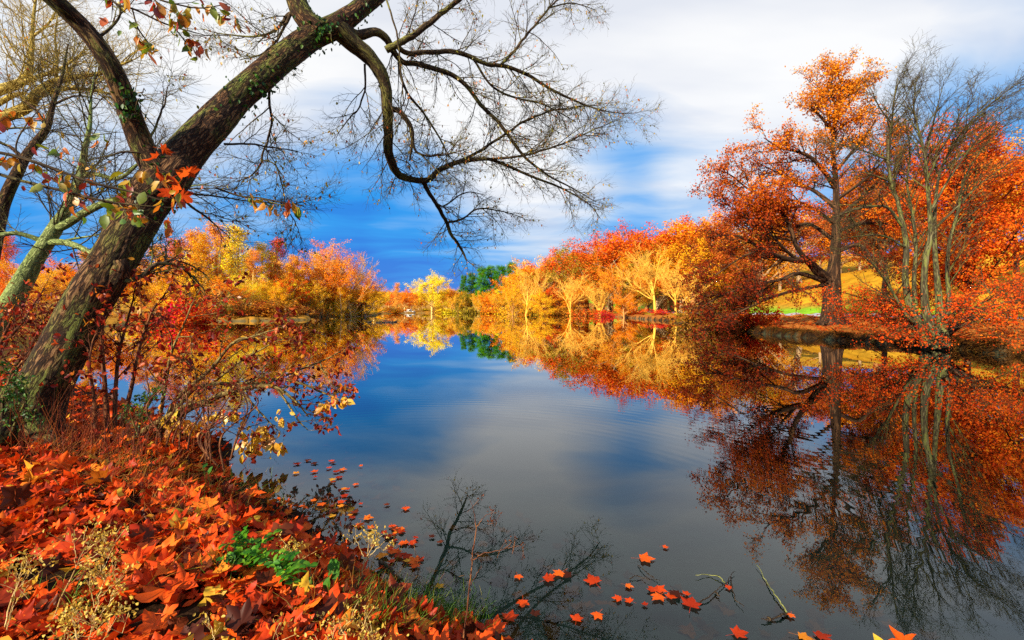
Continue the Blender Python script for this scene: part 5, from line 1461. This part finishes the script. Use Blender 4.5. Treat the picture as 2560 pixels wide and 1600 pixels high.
def carpet():
    rng = np.random.default_rng(101)
    n = 60000
    y = rng.uniform(1.15, 9.5, n); x = rng.uniform(-1.25, .42, n) * np.maximum(y, 1.5)
    x = np.where(rng.random(n) < .25, rng.uniform(-1.2, 1.2, n), x)
    sd = lake_sd(x, y); z = height(x, y)
    px = CX + F * x / y; py = HY + F * (CZ - z) / y
    ok = (sd > -.02) & (px > -90) & (px < 2640) & (py < 1720)
    bare = 1.0 * np.exp(-(((px - 420) / 150) ** 2 + ((py - 1570) / 60) ** 2)) + .9 * np.exp(-(((px - 110) / 130) ** 2 + ((py - 1465) / 45) ** 2)) + .8 * np.exp(-(((px - 330) / 70) ** 2 + ((py - 1275) / 28) ** 2))
    edgeband = np.exp(-((px - 1000) / 260) ** 2 - ((py - 1500) / 70) ** 2)
    keep = np.clip(1.0 - 1.5 * bare - .45 * edgeband, .04, 1) * np.clip(1.1 + .5 * vnoise(x, y, 2.2, 5), .35, 1.4) * np.clip((sd + .05) / .25, .12, 1)
    ok &= rng.random(n) < keep * .92 * np.clip(2.6 / y, .38, 1.0)
    x, y, z, px, py = (a[ok] for a in (x, y, z, px, py)); n = len(x)
    size = np.clip(rng.normal(.112, .040, n), .035, .20)
    size = np.where(rng.random(n) < .45, rng.uniform(.028, .075, n), size)
    lay = rng.random(n)
    pos = np.stack([x, y, np.maximum(z, 0) + .012 + lay * .055], -1)
    nd = rng.normal(size=(n, 3)) * .60 + (-.05, -.12, 1)
    yd = rng.normal(size=(n, 3)) * (1, 1, .25)
    big = np.argsort(-(size / np.hypot(x, y)) * ((px > 0) & (px < W) & (py < H + 20)))[:250]
    rest = np.setdiff1d(np.arange(n), big)
    me = stamp(LEAF_MAPLE + [(v * .55, p) for v, p in (leaf_oval(.1, .3), leaf_oval(.2, .6), leaf_oval(.05, -.2))], pos[rest], yd[rest], nd[rest], size[rest], 'leaf_carpet', [M_FALLEN], rng)
    tag(obj('leaf_carpet', me), 'thick carpet of red and orange fallen maple leaves on the near bank', 'fallen leaves', kind='stuff')
    protos = []
    for k, (tv, tp) in enumerate(LEAF_MAPLE):
        protos.append(mesh('fallen_leaf', tv, tp, [M_FALLEN1]))
    for j in big:
        o = obj('fallen_leaf', protos[int(rng.integers(0, 8))])
        o.location = pos[j]; o.scale = (size[j],) * 3; o.rotation_euler = euler_of(yd[j], nd[j])
        tag(o, 'red or orange maple leaf lying in the leaf carpet at the front of the bank', 'leaf', 'fallen maple leaves in the carpet')
    # leaves sunk on the bed of the shallows
    m_ = 9000; ys = rng.uniform(1.9, 7, m_); xs = rng.uniform(-4.5, 2.6, m_); sds = lake_sd(xs, ys)
    kk = (sds < -.05) & (sds > -1.6) & (rng.random(m_) < .30 * np.exp(sds * 1.1)); xs, ys = xs[kk], ys[kk]; m_ = len(xs)
    me = stamp(LEAF_MAPLE, np.stack([xs, ys, np.minimum(height(xs, ys) + .012, -.012)], -1), rng.normal(size=(m_, 3)) * (1, 1, .05), rng.normal(size=(m_, 3)) * .1 + (0, 0, 1), rng.uniform(.07, .16, m_), 'sunken_leaves', [M_SUNK], rng)
    tag(obj('sunken_leaves', me), 'brown and orange leaves sunk on the bed of the shallows', 'fallen leaves', kind='stuff')
    # leaves floating on the water
    FL = [(1595, 1400, .17, 'lone orange maple leaf floating farthest out on the water'), (1655, 1370, .07, 'tiny orange leaf floating beyond the lone orange maple leaf'),
          (1359, 1456, .13, None), (1384, 1446, .07, None), (1409, 1432, .13, None), (1432, 1442, .12, None), (1492, 1466, .17, None), (1561, 1466, .08, None), (1557, 1501, .09, None),
          (1582, 1510, .08, None), (1614, 1520, .06, None), (1634, 1474, .12, None), (1655, 1490, .13, None), (1682, 1478, .13, None), (1714, 1493, .07, None), (1725, 1526, .17, None), (1640, 1486, .10, None),
          (1668, 1500, .11, None), (1820, 1467, .07, 'small red leaf caught on the forked floating twig'), (1978, 1538, .06, 'small orange leaf at the bend of the long floating twig'), (1307, 1502, .11, None), (1293, 1440, .08, None),
          (1091, 1474, .08, None), (1045, 1412, .14, None), (1830, 1592, .13, None), (1990, 1592, .12, 'yellow leaf floating at the lower edge of the photo'), (2037, 1596, .12, 'orange leaf beside the yellow leaf at the lower edge'),
          (995, 1325, .06, None), (1010, 1335, .05, None), (1500, 1535, .1, None), (1440, 1560, .1, None), (1270, 1560, .13, None), (1330, 1545, .1, None)]
    for _ in range(70):
        q = rng.random(); c = np.array((830, 1165)) * (1 - q) + np.array((1060, 1400)) * q
        FL.append((c[0] - 25 + rng.normal() * 36, c[1] + 10 + rng.normal() * 26, rng.uniform(.06, .13), None))
    for i, (a, b, s, lab) in enumerate(FL):
        d = CZ * F / (b - HY); p = at(a, b, d)
        if lake_sd(p[:1], p[1:2])[0] > .05 and lab is None: continue
        o = obj('floating_leaf', protos[int(rng.integers(0, 8))])
        o.location = (p[0], p[1], .012); o.scale = (s * .8, s * .8, s * .22); o.rotation_euler = (rng.normal() * .05, rng.normal() * .05, rng.random() * 6.28)
        if lab: tag(o, lab, 'leaf', 'maple leaves floating on the water')
        else: tag(o, 'orange red maple leaf afloat in the drift of leaves off the near bank', 'leaf', 'maple leaves floating on the water')
    # two leaves held up close to the lens at the lower edge
    for lab, (a, b, d), s, y, nn, c in (('large red leaf standing upright at the lower right edge of the photo', (2268, 1640, 1.75), .12, (-.25, .1, 1), (.3, -1, .3), 0),
                                        ('yellow leaf standing upright beside the large red leaf', (2212, 1632, 1.75), .07, (-.4, .1, .8), (-.3, -1, .4), 1)):
        tv, tp = leaf_oval(.15, .2) if c else leaf_maple(5)
        o = obj('upright_leaf', mesh('upright_leaf', tv, tp, [M_BUTTER if c else M_REDFOL]))
        o.location = at(a, b, d); o.scale = (s,) * 3; o.rotation_euler = euler_of(y, nn); tag(o, lab, 'leaf')


carpet()


def weeds():
    rng = np.random.default_rng(111)
    mh = mat_leaves('dry_seed_heads', [(0, (.42, .24, .03)), (.5, (.72, .48, .08)), (1, (.85, .68, .22))], .35, 0)

    def weed(label, stems, heads, name='dry_weed', bark=None, hm=None, hs=.015, per=9, sp=.024):
        stems = [[(a, b, c * .93, w) for a, b, c, w in st] for st in stems]; heads = [(a, b, c * .93, k) for a, b, c, k in heads]
        t = thing(name, label, 'weed', at(*stems[0][0][:3]))
        tb = Tubes()
        for pts in stems:
            P, R = limb(pts, 18); R = R * .62; P = P + rng.normal(size=P.shape) * .002; tb.add(P, R, 5, True)
        part_of(t, 'stems', tb.mesh('stems', bark or M_STRAW))
        for px, py, d, k in heads:
            pos, yd = [], []
            c = at(px, py, d)
            b = c - np.array((rng.normal() * .01, 0, .06))
            th = Tubes()
            for _ in range(k):
                e = c + rng.normal(size=3) * (.032, .032, .022)
                P = catmull(np.array([b, (b + e) / 2 + rng.normal(size=3) * .004, e]), 5); th.add(P, np.full(5, .0009), 3)
                m = int(per * rng.uniform(.6, 1.2)); pos.append(e + rng.normal(size=(m, 3)) * sp * .62); yd.append(rng.normal(size=(m, 3)) + (0, 0, .9))
            pos = np.concatenate(pos); yd = np.concatenate(yd)
            h = part_of(t, 'seed_head', stamp([leaf_oval(.2, .2)], pos, yd, rng.normal(size=pos.shape), hs * rng.uniform(.7, 1.2, len(pos)), 'seed_head', [hm or mh], rng))
            o = obj('stalks', th.mesh('stalks', bark or M_STRAW), h)
        return t
    weed('straw coloured weed with pale yellow seed heads leaning in at the left edge', [
        [(-10, 1640, 1.95, 7), (15, 1560, 1.97, 6), (35, 1480, 2, 5), (60, 1400, 2.03, 3.5), (68, 1380, 2.03, 2)], [(5, 1640, 1.95, 5), (25, 1540, 1.96, 4), (48, 1450, 1.98, 3), (70, 1430, 2, 2)], [(15, 1570, 1.97, 3), (45, 1500, 1.97, 2.5), (72, 1462, 1.97, 2)]],
         [(62, 1388, 2.03, 3), (48, 1415, 2, 3), (60, 1430, 2, 4), (38, 1440, 2, 3), (72, 1462, 1.97, 2), (78, 1398, 2.02, 2)])
    weed('tall straw coloured weed with a wide yellow head above bare earth', [
        [(105, 1650, 2.0, 7), (130, 1560, 2.02, 6), (165, 1470, 2.06, 5), (195, 1410, 2.1, 4), (215, 1365, 2.12, 2.5)], [(195, 1410, 2.1, 3), (240, 1385, 2.1, 2.5), (285, 1350, 2.1, 2)], [(190, 1415, 2.1, 3), (187, 1370, 2.1, 2.4), (186, 1325, 2.1, 2)],
        [(200, 1400, 2.1, 2.5), (235, 1360, 2.1, 2), (262, 1342, 2.1, 1.5)]],
         [(186, 1322, 2.1, 3), (205, 1332, 2.1, 3), (225, 1340, 2.1, 4), (250, 1345, 2.1, 4), (275, 1342, 2.1, 3), (285, 1362, 2.1, 3), (265, 1360, 2.1, 2)])
    weed('branching straw weed with several yellow heads right of the wide headed one', [
        [(215, 1650, 1.95, 6), (235, 1560, 1.98, 5), (245, 1500, 2, 4.5), (262, 1445, 2.02, 3.5), (255, 1410, 2.03, 2)], [(245, 1500, 2, 3), (275, 1470, 2, 2.6), (310, 1440, 2, 2)], [(240, 1520, 2, 3), (225, 1470, 2, 2.4), (228, 1440, 2, 2)],
        [(262, 1445, 2.02, 2.5), (290, 1425, 2.02, 2), (300, 1418, 2.02, 1.5)], [(235, 1560, 1.98, 3), (280, 1500, 1.98, 2.5), (298, 1470, 1.98, 2)]],
         [(245, 1400, 2.03, 4), (258, 1412, 2.03, 4), (272, 1415, 2.02, 3), (228, 1440, 2, 2), (298, 1420, 2.02, 3), (312, 1440, 2, 3), (290, 1465, 2, 4), (255, 1445, 2, 2), (242, 1408, 2.03, 2)])
    weed('low bunch of straw weeds with yellow heads along the lower left edge', [
        [(200, 1680, 1.75, 6), (195, 1600, 1.77, 4.5), (180, 1540, 1.78, 3)], [(205, 1680, 1.75, 6), (225, 1590, 1.77, 4), (235, 1530, 1.78, 2.5)], [(210, 1680, 1.75, 6), (265, 1590, 1.76, 4), (305, 1520, 1.78, 2.5)], [(195, 1680, 1.75, 5), (170, 1600, 1.77, 4), (165, 1560, 1.78, 2)]],
         [(165, 1560, 1.78, 4), (180, 1532, 1.78, 3), (205, 1515, 1.78, 3), (228, 1530, 1.78, 4), (245, 1522, 1.78, 4), (275, 1540, 1.78, 3), (305, 1515, 1.78, 4), (190, 1568, 1.77, 5), (310, 1542, 1.77, 2), (220, 1550, 1.77, 2)])
    weed('pair of thin pale weeds with whitish heads beside the green plant', [
        [(735, 1500, 2.45, 4), (735, 1440, 2.48, 3.5), (738, 1385, 2.5, 2.5), (742, 1362, 2.5, 1.5)], [(738, 1500, 2.45, 3.5), (748, 1420, 2.48, 3), (745, 1370, 2.5, 2)], [(700, 1460, 2.5, 3), (705, 1400, 2.52, 2.5), (708, 1370, 2.52, 1.5)], [(740, 1490, 2.45, 3), (760, 1450, 2.46, 2.5), (778, 1420, 2.46, 1.5)]],
         [(742, 1358, 2.5, 4), (748, 1372, 2.5, 3), (708, 1370, 2.52, 2), (730, 1350, 2.5, 2), (778, 1418, 2.46, 2)])
    weed('pale umbrella headed weed standing at the water edge over floating leaves', [
        [(905, 1450, 2.75, 5), (908, 1415, 2.76, 4.5), (918, 1390, 2.77, 4), (922, 1350, 2.78, 2)], [(912, 1405, 2.76, 3), (935, 1380, 2.77, 2.6), (965, 1352, 2.78, 2)], [(912, 1405, 2.76, 3), (900, 1370, 2.77, 2.4), (884, 1340, 2.78, 2)], [(918, 1390, 2.77, 3), (938, 1355, 2.78, 2), (942, 1338, 2.78, 1.5)]],
         [(884, 1335, 2.78, 2), (915, 1330, 2.78, 4), (930, 1335, 2.78, 4), (948, 1342, 2.78, 4), (962, 1350, 2.78, 3), (925, 1345, 2.78, 2)])
    weed('leafy weed with yellow seed heads at the lower edge below the round green leaf', [
        [(880, 1680, 1.8, 6), (870, 1610, 1.82, 5), (850, 1560, 1.84, 3), (845, 1540, 1.84, 2)], [(885, 1680, 1.8, 6), (895, 1600, 1.82, 4.5), (915, 1550, 1.84, 3), (912, 1525, 1.84, 2)], [(890, 1680, 1.8, 5), (930, 1610, 1.82, 4), (945, 1570, 1.82, 2)], [(870, 1680, 1.8, 5), (830, 1620, 1.82, 3), (820, 1590, 1.82, 2)]],
         [(850, 1545, 1.84, 4), (865, 1540, 1.84, 3), (912, 1535, 1.84, 4), (915, 1555, 1.84, 3), (945, 1572, 1.82, 3), (925, 1590, 1.82, 3), (820, 1590, 1.82, 3), (880, 1512, 1.84, 1), (838, 1556, 1.83, 2), (940, 1600, 1.8, 3)])
    for x, y, lab in ((522, 1545, 'small pale seed head on a short stalk among red leaves'), (690, 1580, 'short white flowered weed at the lower edge right of the red leaves')):
        weed(lab, [[(x + 25, y + 90, 1.85, 4), (x + 10, y + 40, 1.86, 3), (x, y, 1.87, 2)]], [(x, y - 4, 1.87, 2), (x + 10, y + 12, 1.87, 1)])
    # tall dark weed in front of the water
    mr = mat_leaves('brown_seed_heads', [(0, (.07, .02, .012)), (1, (.24, .08, .03))], .2, 0)
    t = weed('tall thin dark red dried weed standing in front of the open water', [
        [(1155, 1640, 2.15, 8), (1160, 1580, 2.17, 7), (1176, 1450, 2.2, 5.5), (1184, 1366, 2.22, 5), (1191, 1318, 2.23, 4), (1184, 1273, 2.24, 2.5), (1173, 1248, 2.25, 1.5)],
        [(1184, 1400, 2.21, 4), (1209, 1384, 2.21, 3.4), (1259, 1372, 2.21, 2.8), (1280, 1356, 2.21, 2)], [(1192, 1318, 2.23, 3), (1210, 1292, 2.23, 2.2), (1236, 1278, 2.23, 1.5)], [(1259, 1372, 2.21, 2), (1300, 1364, 2.21, 1.5)],
        [(1184, 1366, 2.22, 3), (1178, 1420, 2.2, 2), (1172, 1468, 2.2, 1.5)], [(1172, 1470, 2.2, 3), (1195, 1430, 2.2, 2), (1205, 1415, 2.2, 1)]],
        [(1173, 1248, 2.25, 1), (1222, 1278, 2.23, 2), (1240, 1285, 2.23, 2), (1283, 1352, 2.21, 2), (1298, 1366, 2.21, 2), (1243, 1362, 2.21, 1), (1206, 1374, 2.21, 1)], 'dried_weed', M_STEMRED, mr, .010, 9, .012)
    # green plants
    mg = mat_leaves('fresh_green_leaves', [(0, (.02, .09, .005)), (.5, (.05, .22, .008)), (1, (.22, .42, .02))], .35, .02)
    for lab, spots, size in (('bright green ferny plant rising from the red leaf carpet', [(620, 1365, 2.62, 90, 34, 26), (575, 1400, 2.55, 40, 30, 14), (660, 1395, 2.6, 35, 28, 18)], .030),
                             ('low green herb between the ferny plant and the pale weeds', [(705, 1400, 2.5, 45, 32, 20), (755, 1430, 2.42, 40, 30, 18)], .029)):
        spots = [(a, b, c * .90, k, u, v) for a, b, c, k, u, v in spots]
        px, py, d = spots[0][:3]
        t = thing('green_plant', lab, 'plant', at(px, py + 60, d - .02))
        tb = Tubes(); pos, yd = [], []
        b = at(px, py + 62, d)
        for a, c, dd, k, sx, sy in spots:
            for _ in range(k // 5):
                e = at(a + rng.normal() * sx, c + rng.normal() * sy, dd + rng.normal() * .06)
                P = catmull(np.array([b, b * .45 + e * .55 + (0, 0, .05), e]), 8); tb.add(P, np.linspace(.003, .0012, 8), 4)
                side = nrm(np.cross(e - b, (0, 0, 1)))
                for q in range(3, 8):
                    for sg in (-1, 1):
                        pos.append(P[q]); yd.append(nrm(side * sg + (P[7] - P[5]) * 6 + rng.normal(size=3) * .25))
        part_of(t, 'stems', tb.mesh('stems', M_IVY)); pos = np.array(pos)
        part_of(t, 'leaves', stamp([leaf_oval(.1, .2)], pos, np.array(yd), rng.normal(size=pos.shape) * .35 + (-.1, -.4, 1), size * rng.uniform(.8, 1.5, len(pos)), 'leaves', [mg], rng))
    mk = mat_leaves('dark_green_leaves', [(0, (.02, .09, .008)), (1, (.06, .20, .012))], .3, .02)
    for lab, P in (('broad round dark green leaves on stalks at the bank edge', [(845, 1440, 2.45, .13), (812, 1475, 2.4, .08), (805, 1510, 2.3, .09), (770, 1465, 2.42, .06)]),
                   ('small green leaved seedling above the red carpet near the shallows', [(478, 1315, 3.1, .09), (512, 1338, 3.0, .08), (500, 1350, 3.0, .05), (520, 1180, 3.9, .07), (508, 1165, 3.9, .06)])):
        P = [(a, b, c * .93, w) for a, b, c, w in P]
        t = thing('green_plant', lab, 'plant', at(P[0][0], P[0][1] + 60, P[0][2]))
        tb = Tubes(); pos = np.array([at(a, b, c) for a, b, c, _ in P])
        for q, p in enumerate(pos):
            g = p.copy(); g[2] = hz(p[0], p[1]); g[0] += .02
            tb.add(catmull(np.array([g, (g + p) / 2 + (.01, 0, 0), p]), 6), np.full(6, .002), 4)
        part_of(t, 'stems', tb.mesh('stems', M_IVY))
        part_of(t, 'leaves', stamp([leaf_oval(.06, .1)], pos - (0, 0, .02), rng.normal(size=pos.shape) * .3 + (.2, .2, .6), rng.normal(size=pos.shape) * .2 + (-.2, -1, .6), np.array([p[3] for p in P]), 'leaves', [mk], rng))


weeds()


def grasses():
    rng = np.random.default_rng(121)

    def blades(name, label, regions, lo, hi, m, wid, lean=.5, curl=-.12):
        B = []
        for px, py, sx, sy, n in regions:
            for _ in range(n):
                a, b = px + rng.normal() * sx, py + rng.normal() * sy
                d = 1.4 * F / max(b - HY, 60)
                x = (a - CX) / F * d
                for _ in range(3):
                    z = hz(x, d); d = (CZ - z) * F / max(b - HY, 60); x = (a - CX) / F * d
                B.append((x, d, hz(x, d)))
        B = np.array(B)
        P, R = extend(B, rng.normal(size=B.shape) * (lean, lean, .1) + (0.1, 0, 1), rng.uniform(lo, hi, len(B)), wid, 6, .08, curl, .15, rng)
        tb = Tubes(); tb.add(P, R, 3)
        tag(obj(name, tb.mesh(name, m)), label, 'grass', kind='stuff')
    mg = mat_leaves('green_grass', [(0, (.03, .10, .008)), (.5, (.10, .26, .012)), (.85, (.26, .36, .02)), (1, (.50, .38, .06))], .4, .03)
    md = mat_leaves('dry_grass', [(0, (.20, .05, .012)), (.4, (.55, .18, .02)), (.8, (.75, .36, .06)), (1, (.30, .26, .03))], .4, .03)
    blades('green_grass', 'green grass tufts growing at the water edge of the near bank', [(1020, 1530, 60, 30, 420), (1100, 1565, 50, 24, 380), (900, 1500, 60, 34, 260), (1170, 1575, 24, 22, 220), (960, 1570, 80, 22, 360), (560, 1440, 40, 25, 70), (180, 1545, 60, 30, 60), (560, 1250, 40, 30, 60), (620, 1260, 40, 30, 50)], .06, .20, mg, .0028)
    blades('dry_grass', 'dry orange grass and stalks standing in the leaf carpet', [(420, 1210, 110, 36, 480), (250, 1150, 90, 30, 240), (540, 1270, 60, 40, 240), (320, 1190, 80, 26, 420), (450, 1300, 160, 60, 260), (120, 1120, 70, 26, 140), (930, 1470, 90, 36, 260), (860, 1540, 90, 30, 160), (200, 1480, 160, 50, 80)], .06, .24, md, .0022, .6, -.16)
    # red stalks rising at the foot of the tree
    md2 = mat_leaves('red_stalks', [(0, (.08, .016, .010)), (.6, (.26, .05, .018)), (1, (.42, .14, .03))], .2, .02)
    blades('dry_stalks', 'thin dark red dry stalks rising at the foot of the leaning tree', [(200, 1140, 90, 16, 90), (120, 1150, 60, 16, 40), (330, 1150, 80, 20, 60)], .25, .75, md2, .003, .22, 0.0)


grasses()


def floating_twigs():
    mt = mat_bark('wet_twig', [(.1, (.012, .008, .006)), (.6, (.05, .028, .014)), (1, (.10, .07, .03))], None, 0, 40, .4)
    ml = mat_bark('lichen_twig', [(.1, (.05, .05, .015)), (.6, (.26, .26, .07)), (1, (.42, .40, .14))], None, 0, 40, .4)

    def w(px, py): return at(px, py, CZ * F / (py - HY))

    def line(pts, w0, tb):
        P = np.array([w(*p) for p in pts]); P[:, 2] = .006
        q = catmull(np.c_[P, np.linspace(w0, w0 * .35, len(P))], 20); q[:, :2] += RNG.normal(size=(20, 2)) * .003
        q[:, 2] += .01 * np.abs(np.sin(np.linspace(0, 5, 20))); tb.add(q[:, :3], q[:, 3], 6, True)
    t = thing('floating_twig', 'forked dark floating twig with a small red leaf at its fork', 'twig', w(1812, 1465))
    for nm, m, L in (('stem', mt, [[(1746, 1509), (1763, 1504), (1789, 1484), (1815, 1460), (1828, 1444), (1836, 1434)], [(1789, 1484), (1798, 1497)]]), ('side_twig', mt, [[(1826, 1445), (1832, 1480), (1842, 1505), (1858, 1523)]]), ('pale_tip', ml, [[(1814, 1462), (1800, 1450), (1784, 1443), (1762, 1441), (1738, 1444)]])):
        tb = Tubes()
        for p in L: line(p, .0042, tb)
        part_of(t, nm, tb.mesh(nm, m))
    t = thing('floating_twig', 'long bent floating twig with a straight pale shoot at lower right', 'twig', w(1966, 1535))
    for nm, m, L, r in (('shoot', ml, [[(1966, 1534), (1945, 1503), (1920, 1466), (1904, 1435), (1890, 1417)]], .009), ('stem', mt, [[(1967, 1537), (1950, 1545), (1925, 1553), (1903, 1555)], [(1925, 1553), (1918, 1549)]], .013)):
        tb = Tubes()
        for p in L: line(p, r * .55, tb)
        part_of(t, nm, tb.mesh(nm, m))
    t = thing('floating_twig', 'short thin floating twig below the lone orange maple leaf', 'twig', w(1600, 1440))
    tb = Tubes()
    for p in ([(1595, 1415), (1615, 1436), (1640, 1452), (1655, 1460)], [(1575, 1449), (1600, 1446), (1620, 1455)]): line(p, .003, tb)
    part_of(t, 'stem', tb.mesh('stem', mt))
    t = thing('floating_stick', 'straight dark wet stick lying from the bank into the shallow water', 'stick', w(980, 1436))
    tb = Tubes(); line([(950, 1408), (970, 1425), (990, 1444), (1012, 1464)], .016, tb)
    part_of(t, 'stem', tb.mesh('stem', mt))
    t = thing('fallen_twig', 'thin fallen twig lying across the red leaf carpet', 'twig', at(470, 1417, 2.4))
    P, R = limb([(425, 1416, 2.42, 6), (470, 1415, 2.42, 5.5), (510, 1419, 2.41, 5), (535, 1424, 2.4, 3)], 20)
    tb = Tubes(); tb.add(P, R, 6, True); part_of(t, 'stem', tb.mesh('stem', ml))


floating_twigs()


def far_details():
    rng = np.random.default_rng(131)
    # ducks
    md = mat_plain('duck_feathers', (.03, .022, .018), .7, .3, 20)
    a = np.linspace(0, 2 * math.pi, 10, endpoint=False)
    rings = [(-.24, .10, .01), (-.18, .07, .05), (-.05, .05, .10), (.08, .05, .10), (.16, .08, .06), (.19, .15, .035), (.21, .20, .045), (.25, .21, .04), (.29, .20, .018), (.33, .195, .012)]
    V = np.array([(x, r * math.cos(q) * 1.0, z + r * math.sin(q) * .9) for x, z, r in rings for q in a])
    n = len(rings); idx = np.arange(n * 10).reshape(n, 10); nx = np.roll(idx, -1, 1)
    q = np.stack([idx[:-1], nx[:-1], nx[1:], idx[1:]], -1).reshape(-1, 4)
    caps = np.array([idx[0][::-1], idx[-1]])
    dm = mesh('duck', V, [q, caps], [md], True)
    for px in (922, 926, 944, 948, 958, 966, 970, 974, 978, 984, 989):
        o = obj('duck', dm); y = 806 + rng.uniform(-.5, .8); d = CZ * F / (y - HY); p = at(px, y, d)
        o.location = (p[0], p[1], -.02); o.rotation_euler = (0, 0, rng.normal() * .5 + (math.pi if rng.random() < .3 else 0)); o.scale = (1.1,) * 3
        tag(o, 'dark duck swimming in a loose row before the far yellow trees', 'duck', 'ducks swimming in a row')
    # white boat drawn up on the far shore
    t = thing('white_boat', 'small white boat with a cabin moored at the far shore', 'boat', (at(1024, 783, 156)[0], 156, -.05))
    mw = mat_plain('white_paint', (.80, .78, .70), .5, .05, 2); mk = mat_plain('dark_window', (.03, .03, .04), .2, .1, 2)
    xs = np.linspace(-1.7, 1.9, 12); prof = []
    for x in xs:
        w_ = .62 * (1 - max(0, (x - .3) / 1.6) ** 2.2); h = .55 + .12 * max(0, x) ** 1.5
        prof.append([(x, -w_, h), (x, -w_ * .85, .15), (x, 0, -.1), (x, w_ * .85, .15), (x, w_, h), (x, w_ * .9, h - .06), (x, -w_ * .9, h - .06)])
    V = np.array(prof).reshape(-1, 3); idx = np.arange(12 * 7).reshape(12, 7); nx = np.roll(idx, -1, 1)
    q = np.stack([idx[:-1], nx[:-1], nx[1:], idx[1:]], -1).reshape(-1, 4)
    obj('hull', mesh('hull', V, [q, np.array([idx[0][::-1], idx[-1]])], [mw]), t)

    def box(nm, x0, x1, y0, y1, z0, z1, m, sl=0):
        V = [(x0, y0, z0), (x1, y0, z0), (x1, y1, z0), (x0, y1, z0), (x0 + sl, y0 + .06, z1), (x1 - sl, y0 + .06, z1), (x1 - sl, y1 - .06, z1), (x0 + sl, y1 - .06, z1)]
        return obj(nm, mesh(nm, V, [np.array([(3, 2, 1, 0), (4, 5, 6, 7), (0, 1, 5, 4), (1, 2, 6, 5), (2, 3, 7, 6), (3, 0, 4, 7)])], [m]), t)
    box('cabin', -1.2, .8, -.5, .5, .50, 1.35, mw, .15); box('window', -.15, .45, -.56, -.45, .75, 1.1, mk)


far_details()
